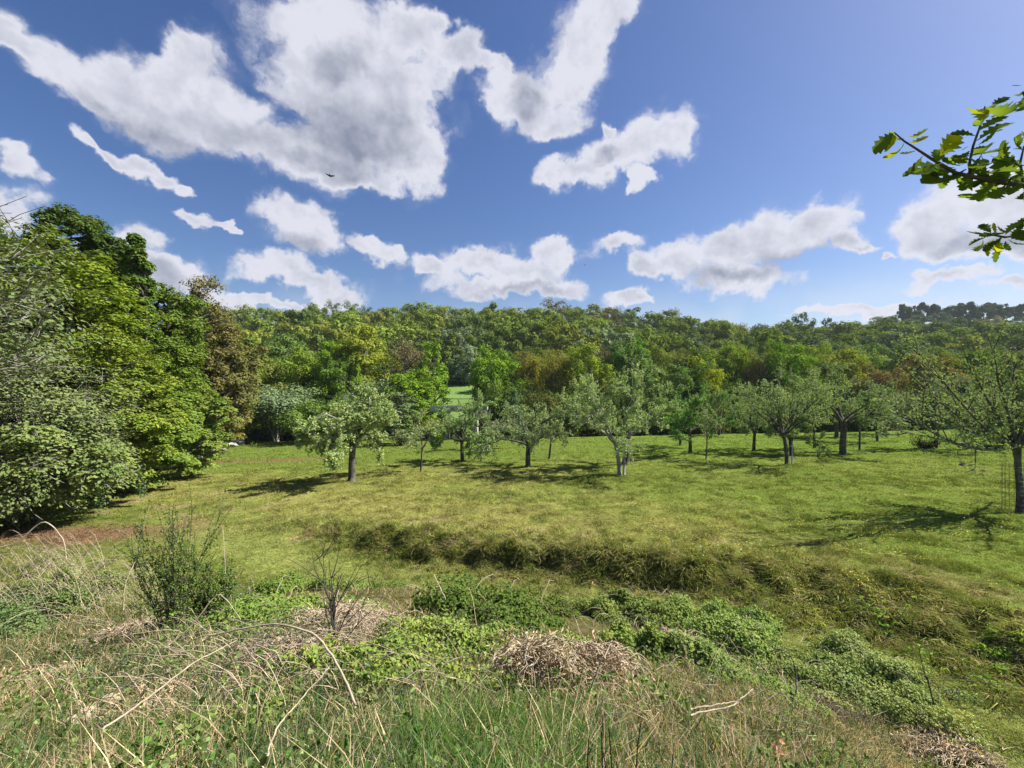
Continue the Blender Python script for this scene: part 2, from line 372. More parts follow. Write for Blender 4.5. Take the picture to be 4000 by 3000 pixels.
# ---------------------------------------------------------------- land colour (what grows where)
GREEN = np.array((.128, .172, .032)); YEL = np.array((.215, .212, .060)); OLIVE = np.array((.165, .195, .042)); STRAW = np.array((.34, .28, .15))
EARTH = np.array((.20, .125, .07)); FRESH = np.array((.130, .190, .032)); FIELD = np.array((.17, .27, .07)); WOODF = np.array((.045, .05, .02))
_s = at(450, 2775); _SX, _SY = _s[0], _s[1]
def pos_color(x, y):
    bd = bank_dist(x, y); r = np.hypot(x, y); R = slope_R(x, y)
    n1 = fbm(x*.16+3, y*.16, 41, 4); n2 = fbm(x*1.1, y*1.1, 51, 4); n3 = fbm(x*.5, y*2.2, 61, 3)
    dry = .16+.55*ss(n1*.6+n2*.4, .42, .62)
    dry = dry+.40*np.exp(-((bd-3.5)/3.0)**2)*(1-ss(x, 4, 12)*.8)            # scorched strip above the bank
    dry = dry*(1-.65*ss(y, 26, 34))-.15*ss(x, 8, 18)
    dry = np.clip(dry, 0, 1)[..., None]
    c = GREEN*(1-dry)+YEL*dry
    n4 = .55*vnoise(x*2.6, y*2.6, 141)+.45*vnoise(x*6.5, y*5.5, 143); c = c*(.8+.4*n3[..., None])*(.6+.8*n4[..., None])  # uneven grass tone, with the shaded gaps between tufts painted into it
    fr = (ss(x, 4, 14)*.5+ss(y, 28, 36)*.6)[..., None]; c = c*(1-np.clip(fr, 0, 1))+FRESH*(.8+.4*n2[..., None])*np.clip(fr, 0, 1)
    bk = (np.exp(-((bd-.8)/1.1)**2)*ss(x, -10, -5)*.9)[..., None]; c = c*(1-bk)+OLIVE*(.75+.6*n2[..., None])*bk
    st = (ss(n2, .56, .68)*.55*ss(12-np.abs(bd-1), 8, 11)*ss(bd, -8, 0))[..., None]*np.exp(-(np.abs(bd)/5.)**2)[..., None]
    c = c*(1-st)+STRAW*.8*st
    tr_ = (.85*np.exp(-((bd+1.5)/1.3)**2)*ss(x, -16, -10))[..., None]; c = c*(1-tr_)+np.array((.205, .235, .062))*(.8+.4*n2[..., None])*tr_
    # bare earth: a scuffed patch under the wood edge and along the far path
    e = np.exp(-(((x+15.5)/3.6)**2+((y-14.9)/1.0)**2))*1.5*(.5+n2)+np.exp(-(((y-(34+.06*(x+25)))/.8)**2))*ss(x, -29, -24)*(1-ss(x, -16, -11))*.9*(.4+n2)
    e = e+.5*ss(n2, .66, .74)*np.exp(-(((bd+1)/2.2)**2))
    e = np.clip(e, 0, 1)[..., None]; c = c*(1-e)+EARTH*e
    sand = np.exp(-(((x-_SX)/.40)**2+((y-_SY)/.30)**2))[..., None]
    fo = (1-ss(r-R, -1.2, .3))[..., None]; c = c*(1-fo)+(GREEN*.3+EARTH*.25+STRAW*.12*ss(n2, .4, .6)[..., None])*fo; c = c*(1-sand)+np.array((.36, .26, .17))*(.7+.5*n2[..., None])*sand
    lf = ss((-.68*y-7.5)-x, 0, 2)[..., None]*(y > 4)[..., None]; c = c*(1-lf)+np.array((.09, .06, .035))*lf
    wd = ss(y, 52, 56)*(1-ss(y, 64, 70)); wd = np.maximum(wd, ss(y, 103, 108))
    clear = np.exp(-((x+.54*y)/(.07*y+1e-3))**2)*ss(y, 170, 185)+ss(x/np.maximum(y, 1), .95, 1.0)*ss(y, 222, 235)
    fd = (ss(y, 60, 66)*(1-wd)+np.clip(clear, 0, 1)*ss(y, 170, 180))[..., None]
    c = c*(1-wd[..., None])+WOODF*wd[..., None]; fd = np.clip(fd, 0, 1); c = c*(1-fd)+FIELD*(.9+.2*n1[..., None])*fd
    return np.clip(c, .01, .8)
def build_ground():
    front = np.radians(np.linspace(-68, 68, 620)); back = np.radians(np.linspace(68, 292, 90)[1:-1]); th = np.concatenate([front, back])
    rr = np.concatenate([[.05], np.geomspace(.35, 420, 620), np.geomspace(440, 4000, 30)])
    X = rr[:, None]*np.sin(th)[None]; Y = rr[:, None]*np.cos(th)[None]
    Z = ground(X, Y)
    n, m = X.shape; i = np.arange(n-1)[:, None]*m; j = np.arange(m)[None]; k = (j+1) % m
    Q = np.stack([i+j, i+m+j, i+m+k, i+k], -1).reshape(-1, 4)
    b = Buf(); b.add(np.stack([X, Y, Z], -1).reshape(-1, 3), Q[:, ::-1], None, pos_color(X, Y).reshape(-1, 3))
    m_, nt, N, L = mat('grassland')
    a = N.new('ShaderNodeAttribute'); a.attribute_name = 'tint'
    g = N.new('ShaderNodeNewGeometry'); t = N.new('ShaderNodeTexNoise'); t.inputs['Scale'].default_value = 9; t.inputs['Detail'].default_value = 7; t.inputs['Roughness'].default_value = .7
    L.new(g.outputs['Position'], t.inputs['Vector'])
    hs = N.new('ShaderNodeHueSaturation'); L.new(a.outputs['Color'], hs.inputs['Color'])
    mr = N.new('ShaderNodeMapRange'); L.new(t.outputs['Fac'], mr.inputs[0]); mr.inputs[1].default_value = .3; mr.inputs[2].default_value = .7; mr.inputs[3].default_value = .25; mr.inputs[4].default_value = 1.4
    L.new(mr.outputs[0], hs.inputs['Value'])
    p = N.new('ShaderNodeBsdfDiffuse'); L.new(hs.outputs[0], p.inputs['Color'])
    bp = N.new('ShaderNodeBump'); bp.inputs['Strength'].default_value = .8; bp.inputs['Distance'].default_value = .06; L.new(t.outputs['Fac'], bp.inputs['Height']); L.new(bp.outputs[0], p.inputs['Normal'])
    o = N.new('ShaderNodeOutputMaterial'); L.new(p.outputs[0], o.inputs['Surface'])
    return ob('ground', b.mesh('ground', m_, True, True), kind='structure')
build_ground()
# ---------------------------------------------------------------- trees
def poly(p, d, L, n, g, wob=.2, up=0.0):
    pts = [np.array(p, float)]; d = d/np.linalg.norm(d)
    for i in range(n):
        d = d+g.normal(size=3)*wob+np.array([0, 0, up]); d = d/np.linalg.norm(d); pts.append(pts[-1]+d*L/n)
    return np.array(pts), d
def perp_mix(d, g, ang):
    r = np.cross(d, g.normal(size=3)); r = r/np.linalg.norm(r); return d*math.cos(ang)+r*math.sin(ang)
def orchard_tree(seed, H, R, fork, tr, limbs=6, droop=0.0, dense=1.0, low=.15, steep=1.0, leaf=.10, arch=.0, lean=0.0, sub=6, straight=.16):
    """old fruit tree: bare bole, wide fork, crooked limbs, small leaves set along the shoots"""
    H *= 1.13; R *= 1.2; tr *= .66; dense *= 1.2
    g = rng(seed); wood = Buf(); lv = Buf(); lc = []
    tp, d = poly((0, 0, -.15), np.array([lean, g.normal()*.05, 1.]), fork+.15, 6, g, .04)
    rr = tr*np.linspace(1.12, .92, 7); rr[0] *= 1.35; rr[-1] = tr*1.12
    tube(wood, tp, rr, 12)
    top = tp[-1]
    a0 = g.uniform(0, 6.28)
    for i in range(limbs):
        az = a0+i*2*np.pi/limbs+g.normal()*.25; el = g.uniform(low, 1.15)*steep
        if i == 0: el = 1.35
        dv = np.array([math.cos(az)*math.cos(el), math.sin(az)*math.cos(el), math.sin(el)])
        L1 = 1/np.sqrt((math.cos(el)/R)**2+(math.sin(el)/(H-fork))**2)*g.uniform(.78, .98)
        p1, _ = poly(top-np.array([0, 0, g.uniform(0, .3)*fork*.3]), dv+np.array([0, 0, .35]), L1, 7, g, straight, -.02-droop*.35-arch)
        r1 = tr*.6*np.linspace(1, .16, 8)*g.uniform(.75, 1.1); tube(wood, p1, r1, 7)
        for s in range(sub):
            f = g.uniform(.18, 1.0); k = f*7; k0 = min(int(k), 6); q = p1[k0]+(p1[k0+1]-p1[k0])*(k-k0); dd = unit(p1[k0+1]-p1[k0])
            L2 = L1*g.uniform(.3, .55)*(1.15-.5*f)
            dv2 = perp_mix(dd, g, g.uniform(.5, 1.1))+np.array([0, 0, .25-droop*.5])
            p2, _ = poly(q, dv2, L2, 5, g, straight*1.3, .03-droop*.5); r2 = max(tr*.2*(1.2-.7*f), .012)*np.linspace(1, .3, 6); tube(wood, p2, r2, 5)
            for s3 in range(6):
                f3 = g.uniform(.15, 1.); k = f3*5; k0 = min(int(k), 4); q3 = p2[k0]+(p2[k0+1]-p2[k0])*(k-k0); d3 = unit(p2[k0+1]-p2[k0])
                L3 = g.uniform(.35, .8)*R*.26
                p3, _ = poly(q3, perp_mix(d3, g, g.uniform(.4, 1.2))+np.array([0, 0, .2-droop]), L3, 4, g, .25, .05-droop*.7); tube(wood, p3, np.linspace(.016, .006, 5), 3)
                nl = int(g.integers(16, 30)*dense)
                t = g.uniform(.1, 1.05, nl)*4; k_ = np.minimum(t.astype(int), 3); c = p3[k_]+(p3[k_+1]-p3[k_])*(t-k_)[:, None]
                lc.append(c+g.normal(size=(nl, 3))*.055)
            nl = int(18*dense); t = g.uniform(.1, 1, nl)*5; k_ = np.minimum(t.astype(int), 4)
            lc.append(p2[k_]+(p2[k_+1]-p2[k_])*(t-k_)[:, None]+g.normal(size=(nl, 3))*.08)
    c = np.concatenate(lc); leaves(lv, c, np.array([.15, 0, .7]), leaf, .6, g, .9, fold=True)
    return wood, lv
def wood_tree(seed, H, R, base=.12, clumps=70, per=160, leaf=.3, shape='round', layered=.0, wood_sides=7, bare=0.0, tr=None, multi=1, vis=1.0, csc=1.0):
    """woodland tree: trunk(s), limbs that run to each clump, leaves gathered in uneven clumps"""
    g = rng(seed); wood = Buf(); lv = Buf(); tr = tr or H*.018
    zc = H*(base+1)/2; hz = H*(1-base)/2
    stems = []
    for s in range(multi):
        dx = g.normal(size=2)*(.0 if multi == 1 else .12)
        tp, _ = poly((dx[0]*H*.15, dx[1]*H*.15, -.3), np.array([dx[0], dx[1], 1.]), H*.86, 8, g, .05)
        tube(wood, tp, tr/(1 if multi == 1 else 1.7)*np.array([1.4, 1.05, .95, .85, .72, .6, .45, .3, .15]), wood_sides); stems.append(tp)
    n = clumps; u = unit(g.normal(size=(n, 3))); rad_ = g.uniform(.45, 1.0, n)**.6
    lob = 1+.22*np.sin(3*np.arctan2(u[:, 1], u[:, 0])+g.uniform(0, 6))*np.cos(2.3*u[:, 2]+g.uniform(0, 6))+g.normal(size=n)*.07
    if shape == 'cone': zz = g.uniform(0, 1, n); a = g.uniform(0, 2*np.pi, n); wr = (1-zz)**.7*(.55+.45*rad_); cen = np.stack([np.cos(a)*R*wr, np.sin(a)*R*wr, H*(base+(1-base)*zz*.97)], 1)
    elif shape == 'column': zz = g.uniform(0, 1, n); a = g.uniform(0, 2*np.pi, n); wr = np.sin(np.clip(zz*.86+.12, 0, 1)*np.pi)**.55*(.55+.45*rad_); cen = np.stack([np.cos(a)*R*wr, np.sin(a)*R*wr, H*(base+(1-base)*zz*.96)], 1)
    else:
        w = np.where(u[:, 2] < 0, 1.0, 1.0); cen = np.stack([u[:, 0]*R*rad_*lob, u[:, 1]*R*rad_*lob, zc+u[:, 2]*hz*rad_*lob*.95], 1)
        if shape == 'vase': cen[:, :2] *= (.45+.75*np.clip((cen[:, 2]-base*H)/(H*(1-base)), 0, 1))[:, None]
    cr = R*g.uniform(.2, .4, n)*csc*(1.0 if shape == 'round' else .9)
    for i in range(n):
        if g.uniform() > vis: continue
        tp = stems[i % multi]; zt = max(cen[i, 2]-.35*np.hypot(*cen[i, :2])-.05*H, base*H*.7); j = np.interp(zt, tp[:, 2], np.arange(9)); j0 = min(int(j), 7); q = tp[j0]+(tp[j0+1]-tp[j0])*(j-j0)
        mid = (q+cen[i])/2+np.array([0, 0, .08*R])+g.normal(size=3)*.05*R
        tube(wood, [q, q*.6+mid*.4+g.normal(size=3)*.02*R, mid, mid*.4+cen[i]*.6+g.normal(size=3)*.03*R, cen[i]], tr*np.array([.34, .28, .2, .12, .05]), 4)
        if bare > 0:
            for s in range(int(7*bare)+2):
                dd = unit(cen[i]-q+g.normal(size=3)*R*.45); e, _ = poly(mid+(cen[i]-mid)*g.uniform(0, 1), dd, cr[i]*g.uniform(1., 2.0), 3, g, .2, .05); tube(wood, e, tr*np.array([.07, .05, .03, .015])+.006, 3)
    per_i = np.maximum((per*(cr/cr.mean())**2*g.uniform(.5, 1.4, n)).astype(int), 5)
    idx = np.repeat(np.arange(n), per_i); m = len(idx)
    v = unit(g.normal(size=(m, 3))); v[:, 2] = np.abs(v[:, 2])*np.where(g.uniform(size=m) < .72, 1, -.7); rr = g.uniform(.35, 1, m)**.4
    sq = np.array([1.05, 1.05, .92-.62*layered])
    off = v*sq*(cr[idx]*rr)[:, None]*(1+.35*np.sin(v[:, :1]*5+idx[:, None]))
    off[:, 2] -= layered*.35*(off[:, 0]**2+off[:, 1]**2)/np.maximum(cr[idx], .01)
    outw = unit(cen-np.array([0, 0, zc-.25*H]))[idx]
    bias = v*(1-.6*layered)*1.0+np.array([0, 0, .3+.9*layered])+outw*.3
    ax = outw+np.array([0, 0, -.25])
    leaves(lv, cen[idx]+off, bias, leaf, .62, g, .38, axis=ax)
    return wood, lv
def plant_tree(name, parts, loc, rz, sc, col, barkmat=None, crown='crown', **kw):
    e = empty(name, loc, rz, sc, **kw)
    ob('trunk', parts[0], e); ob(crown, parts[1], e, col); return e
def protos(fn, specs, barkm=None):
    out = []
    for s in specs:
        w, l = fn(**s); out.append((w.mesh('trunk', barkm or M_BARK, True), l.mesh('crown', M_LEAF)))
    return out
# -------- the old orchard
APC = (.135, .165, .065)
def apple(px, py, label, spec, col=APC, cat='apple tree', d=None, rz=0, name='apple_tree', mesh=None, bark=None):
    p = at(px, py) if d is None else on(px, d)
    if mesh is None:
        w, l = orchard_tree(**spec); mesh = (w.mesh('trunk', bark or M_BARK, True), l.mesh('crown', M_LEAF))
    e = empty(name, p, rz, 1, label=label, cat=cat, group='fruit trees standing in the orchard meadow')
    c_ = np.array(col); c_ = (c_*1.12+c_.mean()*.16)*(.93, 1.06, .95); ob('trunk', mesh[0], e); ob('crown', mesh[1], e, tuple(c_))
    return e, mesh
T1, _ = apple(1375, 1880, 'dense umbrella-crowned apple tree with a thick pale trunk and a drooping dead limb', dict(seed=111, H=5.2, R=2.75, fork=2.2, tr=.27, limbs=11, droop=.2, dense=1.35, low=.1, leaf=.12, sub=8), (.19, .21, .085))
dl = Buf(); tube(dl, [(-.5, -.3, 3.4), (-1.2, -.5, 3.75), (-1.75, -.6, 3.6), (-1.9, -.65, 3.1), (-1.95, -.65, 2.5), (-2.05, -.7, 1.9)], [.07, .075, .07, .06, .045, .02], 7)
tube(dl, [(-1.93, -.65, 2.7), (-1.7, -.7, 2.3), (-1.72, -.7, 1.9)], [.03, .02, .01], 5)
ob('dead_limb', dl.mesh('dead_limb', M_BARKPALE, True), T1, label='pale bare limb hanging down')
apple(1643, 1840, 'small thin young apple tree right of the umbrella-crowned tree', dict(seed=12, H=3.6, R=1.75, fork=1.55, tr=.085, limbs=6, dense=.42, low=.2, leaf=.09, sub=4), (.20, .21, .10))
apple(1808, 1800, 'upright round-crowned apple tree with a dark trunk below the pale footbridge', dict(seed=13, H=5.4, R=2.3, fork=1.55, tr=.2, limbs=7, droop=.1, dense=1.25, low=.0, leaf=.115, sub=7), (.145, .185, .07))
apple(1903, 1757, 'half hidden apple tree behind the dark-trunked round-crowned one', dict(seed=14, H=4.4, R=2.9, fork=1.3, tr=.19, limbs=7, droop=.2, dense=.8, low=.0, leaf=.11), (.17, .175, .105))
apple(2063, 1825, 'wide grey-green apple tree forking low into two dark limbs', dict(seed=15, H=5.3, R=2.9, fork=1.5, tr=.24, limbs=8, droop=.16, dense=.95, low=.05, leaf=.11, sub=7), (.155, .175, .085))
apple(2146, 1790, 'broken stubby little tree with hanging twigs beside the low forked apple tree', dict(seed=16, H=2.4, R=1.0, fork=1.5, tr=.12, limbs=4, droop=.5, dense=.1, low=.0, sub=3), (.14, .13, .09))
apple(2420, 1855, 'tall spreading apple tree with a pale staked trunk in front of a thick dark trunk', dict(seed=17, H=6.2, R=3.0, fork=1.85, tr=.17, limbs=9, dense=.95, low=.12, leaf=.105, sub=7, steep=.95), (.19, .215, .095), bark=M_BARKPALE)
apple(2443, 1815, 'tall old fruit tree whose thick dark trunk leans behind the pale staked one', dict(seed=18, H=6.9, R=2.8, fork=2.1, tr=.32, limbs=8, dense=.85, low=.3, leaf=.12, sub=7, lean=.1, steep=1.1), (.15, .18, .08))
apple(2697, 1773, 'medium bright-leaved tree right of the tall spreading apple tree', dict(seed=19, H=6.0, R=2.5, fork=1.8, tr=.19, limbs=8, droop=.05, dense=1.3, low=.1, leaf=.13, lean=-.08), (.105, .165, .045))
apple(2657, 1738, 'slim dark trunk standing just behind the bright-leaved medium tree', dict(seed=20, H=5.0, R=2.2, fork=1.7, tr=.17, dense=.8, leaf=.13), (.12, .16, .06))
apple(2757, 1793, 'thin spindly young tree with a sparse fan of twigs', dict(seed=21, H=3.3, R=1.5, fork=1.6, tr=.065, limbs=6, dense=.35, low=.3, leaf=.09, sub=4), (.19, .20, .11))
apple(2946, 1760, 'flat-topped leaning apple tree left of the two diagonal-limbed trees', dict(seed=22, H=4.6, R=3.0, fork=1.6, tr=.17, limbs=8, droop=.1, dense=.9, low=.05, leaf=.12, lean=-.1), (.15, .18, .075))
apple(2810, 1700, 'distant apple tree near the wood edge left of the flat-topped tree', dict(seed=23, H=5.0, R=3.2, fork=1.7, tr=.2, dense=.9, leaf=.14), (.13, .17, .06))
T11, _ = apple(3073, 1813, 'open wide apple tree with diagonal limbs and a grey stake tied to its trunk', dict(seed=24, H=5.6, R=3.5, fork=1.95, tr=.16, limbs=10, dense=.6, low=.1, leaf=.105, sub=6, straight=.1), (.17, .195, .09))
apple(3093, 1778, 'stocky tree hidden behind the staked open apple tree', dict(seed=25, H=3.2, R=2.0, fork=1.2, tr=.22, dense=.8, leaf=.12), (.13, .16, .06))
apple(3183, 1750, 'slender dark-trunked tree between the staked tree and the thick pollard trunk', dict(seed=26, H=4.6, R=2.6, fork=1.7, tr=.15, dense=.8, leaf=.12), (.15, .18, .08))
apple(3293, 1775, 'old apple tree with a very thick short dark trunk and knobbly limbs', dict(seed=27, H=6.4, R=3.3, fork=2.3, tr=.30, limbs=8, droop=.1, dense=1.0, low=.05, leaf=.12, sub=7), (.135, .16, .075))
apple(3267, 1708, 'distant trunk peeping out left of the very thick pollard trunk', dict(seed=28, H=4.8, R=2.9, fork=1.8, tr=.26, dense=.9, leaf=.14), (.13, .16, .065))
apple(3357, 1760, 'thin young tree right of the very thick dark trunk', dict(seed=29, H=3.6, R=1.5, fork=2.0, tr=.1, limbs=5, dense=.4, leaf=.09, sub=4), (.17, .19, .1))
apple(3427, 1727, 'slim apple tree nearer of the two right of the thin young tree', dict(seed=30, H=4.7, R=2.6, fork=1.9, tr=.15, dense=.8, leaf=.12), (.14, .165, .08))
apple(3451, 1697, 'farthest apple tree before the rusty brown wood', dict(seed=31, H=4.8, R=2.8, fork=1.8, tr=.2, dense=.8, leaf=.14), (.13, .16, .07))
T18, _ = apple(3655, 1752, 'grey apple tree with a dark tuft of suckers at its foot', dict(seed=32, H=6.0, R=3.4, fork=1.9, tr=.22, limbs=8, droop=.12, dense=.75, low=.0, leaf=.12), (.145, .15, .1))
apple(3833, 1682, 'distant apple tree seen under the long low limb of the big right tree', dict(seed=33, H=4.8, R=2.8, fork=1.8, tr=.25, dense=.8, leaf=.14), (.13, .16, .07))
def build_big_apple():
    g = rng(99); w = Buf(); lv = Buf(); p = at(3985, 1998); d0 = p[1]
    e = empty('apple_tree', p, 0, 1, label='big open apple tree at the right edge with long straight limbs sweeping left', cat='apple tree', group='fruit trees standing in the orchard meadow')
    tp = np.array([(.02, 0, -.2), (0, 0, .5), (-.04, 0, 1.2), (-.09, 0, 1.9), (-.14, 0, 2.35)]); tube(w, tp, [.15, .105, .095, .095, .13], 12)
    top = tp[-1]; lc = []
    ends = [((3480, 1690), -2.0, -.05), ((3470, 1360), -1.0, 0), ((3560, 1340), .6, 0), ((3640, 1420), -2.4, 0), ((3760, 1330), .5, 0), ((3900, 1310), -.6, 0), ((3960, 1370), 1.2, 0), ((3540, 1530), .8, 0),
            ((3700, 1560), 2.2, 0), ((3500, 1600), -2.6, 0), ((4080, 1330), -.8, 0), ((4200, 1300), .6, 0), ((4330, 1420), -1, 0), ((4420, 1600), 1, 0), ((4150, 1500), 2.6, 0), ((4250, 1550), -2.5, 0), ((3830, 1400), 2.4, 0)]
    for (q, dy, cv) in ends:
        tgt = P(q[0], q[1], d0+dy)-p; f = np.linspace(0, 1, 10)[:, None]
        sag = np.sin(f*np.pi)*np.linalg.norm(tgt-top)*(-.07 if q[1] < 1650 else -.02)
        pts = top+(tgt-top)*f+np.array([0, 0, 1.])*sag+np.cumsum(g.normal(size=(10, 3))*.035, 0)*f
        tube(w, pts, .062*np.linspace(1, .14, 10), 7); Lm = np.linalg.norm(tgt-top)
        for s in range(11):
            k = g.uniform(.15, 1)*9; k0 = min(int(k), 8); a = pts[k0]+(pts[k0+1]-pts[k0])*(k-k0); dd = unit(pts[k0+1]-pts[k0])
            b2, _ = poly(a, perp_mix(dd, g, g.uniform(.3, .8))+np.array([0, 0, .22]), Lm*g.uniform(.10, .28), 5, g, .1, .04); tube(w, b2, np.linspace(.022, .006, 6), 4)
            for s3 in range(4):
                k = g.uniform(.1, 1)*5; k0 = min(int(k), 4); a = b2[k0]+(b2[k0+1]-b2[k0])*(k-k0)
                b3, _ = poly(a, perp_mix(unit(b2[k0+1]-b2[k0]), g, .7), g.uniform(.25, .6), 3, g, .15, .05); tube(w, b3, np.linspace(.009, .004, 4), 3)
                nl = 6; t = g.uniform(.1, 1.05, nl)*3; k_ = np.minimum(t.astype(int), 2); lc.append(b3[k_]+(b3[k_+1]-b3[k_])*(t-k_)[:, None]+g.normal(size=(nl, 3))*.035)
            nl = 20; t = g.uniform(.1, 1.0, nl)*5; k_ = np.minimum(t.astype(int), 4); lc.append(b2[k_]+(b2[k_+1]-b2[k_])*(t-k_)[:, None]+g.normal(size=(nl, 3))*.04)
        nl = 60; t = g.uniform(.15, 1, nl)*9; k_ = np.minimum(t.astype(int), 8); lc.append(pts[k_]+(pts[k_+1]-pts[k_])*(t-k_)[:, None]+g.normal(size=(nl, 3))*.05)
    leaves(lv, np.concatenate(lc), np.array([.2, 0, .6]), .085, .6, g, .9, fold=True)
    ob('trunk', w.mesh('trunk', M_BARK, True), e); ob('crown', lv.mesh('crown', M_LEAF), e, (.18, .235, .10))
    # stake and wire guard
    k = empty('tree_guard', p+np.array([.42, .12, 0]), 0, 1, label='dark wooden stake and wire mesh guard round the trunk of the big right apple tree', cat='tree guard')
    s = Buf(); tube(s, [(0, 0, -.2), (0, 0, 1.0), (.01, 0, 1.95)], [.06, .055, .05], 8); ob('stake', s.mesh('stake', M_TWIG, True), k)
    s = Buf()
    cx = -.42-.05
    for z in np.arange(.1, 1.75, .17): th = np.linspace(0, 2*np.pi, 25); tube(s, np.stack([cx+.33*np.cos(th), .02+.3*np.sin(th), np.full(25, z)], 1), .004, 3)
    for t in np.linspace(0, 2*np.pi, 17)[:-1]: tube(s, [(cx+.33*math.cos(t), .02+.3*math.sin(t), z) for z in (0, .9, 1.75)], .004, 3)
    ob('wire_mesh', s.mesh('wire_mesh', M_WIRE), k)
build_big_apple()
def stake(px, py, dx, h, label, r=.05):
    p = at(px, py)+np.array([dx, -.12, 0]); e = empty('tree_stake', p, label=label, cat='tree stake', group='wooden stakes beside orchard trunks')
    s = Buf(); tube(s, [(0, 0, -.2), (0, 0, h*.5), (.02, 0, h-.02), (.02, 0, h)], [r, r, r*.95, r*.6], 8); ob('post', s.mesh('post', M_STAKE, True), e)
    for z in (h*.35, h*.8): s = Buf(); th = np.linspace(0, 2*np.pi, 13); tube(s, np.stack([-dx*.5+(abs(dx)*.5+r+.06)*np.cos(th), .1+.2*np.sin(th), np.full(13, z)], 1), .012, 4); ob('tie', s.mesh('tie', M_WIRE), e)
stake(2420, 1855, .24, 1.75, 'pale grey stake tied to the trunk in front of the thick dark trunk', .06)
stake(3073, 1813, .27, 1.5, 'grey stake tied to the trunk of the open wide apple tree', .045)
# -------- the wood along the left edge
def ltree(name, px, d, topy, halfw, col, label, shape='round', layered=.5, seed=0, base=.06, clumps=110, per=300, leaf=.2, bare=0, dx=0, cat='tree', vis=.6, trunkm=None, multi=1, csc=.66):
    clumps = int(clumps*1.5)
    p = on(px, d); H = (1500-topy)/F*d-p[2]; R = halfw/F*d
    w, l = wood_tree(seed, H, R, base, clumps, per, leaf, shape, layered, bare=bare, multi=multi, vis=vis, csc=csc)
    e = empty(name, p, 0, 1, label=label, cat=cat)
    ob('trunk', w.mesh('trunk', trunkm or M_BARK, True), e); ob('crown', l.mesh('crown', M_LEAF), e, col); return e
ltree('hornbeam_tree', 60, 20.5, 880, 380, (.105, .145, .018), 'tall green hornbeam at the top left of the wood', seed=202, layered=.8, clumps=130, per=330, leaf=.2, base=.25)
ltree('hawthorn_tree', -150, 15.5, 1290, 480, (.115, .145, .055), 'big grey-green hawthorn at the left edge with bare silvery twigs over the earth', seed=201, layered=.6, clumps=120, per=260, leaf=.13, bare=1.0, base=.03, trunkm=M_BARKPALE, vis=1)
ltree('hawthorn_tree', 150, 16.5, 1550, 330, (.115, .15, .045), 'lower grey-green hawthorn whose twigs hang over the bare earth patch', seed=203, layered=.7, clumps=90, per=230, leaf=.13, bare=.9, base=.10, trunkm=M_BARKPALE, vis=1)
ltree('beech_tree', 400, 19.5, 1290, 235, (.125, .165, .026), 'bright yellow-green beech with layered sprays down to the grass', seed=204, layered=.9, clumps=100, per=300, leaf=.15, base=.10)
ltree('yew_tree', 280, 27, 800, 190, (.06, .095, .022), 'tallest dark green tree of the left wood with a ragged top', seed=225, shape='column', layered=.4, clumps=170, per=200, leaf=.2, base=.2, csc=.6)
ltree('cypress_tree', 420, 28, 880, 150, (.052, .085, .02), 'dark green columnar tree right of the tallest dark tree', seed=206, shape='column', layered=.3, clumps=150, per=200, leaf=.2, base=.15, csc=.5)
ltree('cypress_tree', 530, 27, 900, 120, (.07, .11, .02), 'narrow dark tree with a pointed tip sticking up beside the cloud', seed=207, shape='cone', layered=.3, clumps=120, per=240, leaf=.2, base=.08)
ltree('alder_tree', 640, 31, 1060, 165, (.085, .125, .022), 'mid green broad tree in the middle of the left wood', seed=208, layered=.5, clumps=120, per=230, leaf=.22, base=.05)
ltree('hornbeam_tree', 560, 23, 1330, 190, (.10, .145, .025), 'mid green hornbeam right of the bright yellow-green beech', seed=209, layered=.8, clumps=100, per=250, leaf=.18, base=.04)
ltree('hazel_bush', 745, 27, 1480, 130, (.12, .165, .032), 'rounded light green hazel at the foot of the left wood near the boulders', seed=210, layered=.7, clumps=80, per=230, leaf=.17, base=.03, cat='bush')
ltree('oak_tree', 780, 37, 1085, 150, (.11, .10, .035), 'bronze-leaved oak with a thin open top against the sky', seed=211, shape='vase', layered=.1, clumps=85, per=95, leaf=.2, base=.3, bare=1, vis=1)
ltree('oak_tree', 850, 40, 1260, 140, (.10, .10, .032), 'olive-bronze oak at the right end of the left wood', seed=212, layered=.3, clumps=110, per=190, leaf=.24, base=.1, bare=.3)
ltree('alder_tree', 860, 45, 1480, 90, (.125, .12, .03), 'low olive-brown tree above the pale boulders', seed=213, layered=.3, clumps=80, per=170, leaf=.25, base=.02)
ltree('field_maple_tree', 930, 50, 1290, 95, (.10, .13, .025), 'olive-green tree where the left wood meets the valley trees', seed=214, layered=.3, clumps=90, per=150, leaf=.3, base=.02)
def edge_tree():   # only its twig tips reach into the view at the far left
    p = on(-330, 12.5); w, l = wood_tree(215, 11.3, 3.3, .35, 80, 150, .15, 'round', .4, bare=.7)
    e = empty('birch_tree', p, 0, 1, label='tall tree at the upper left edge showing only feathery twig tips against the sky', cat='tree')
    ob('trunk', w.mesh('trunk', M_BARKPALE, True), e); ob('crown', l.mesh('crown', M_LEAF), e, (.09, .115, .05))
edge_tree()
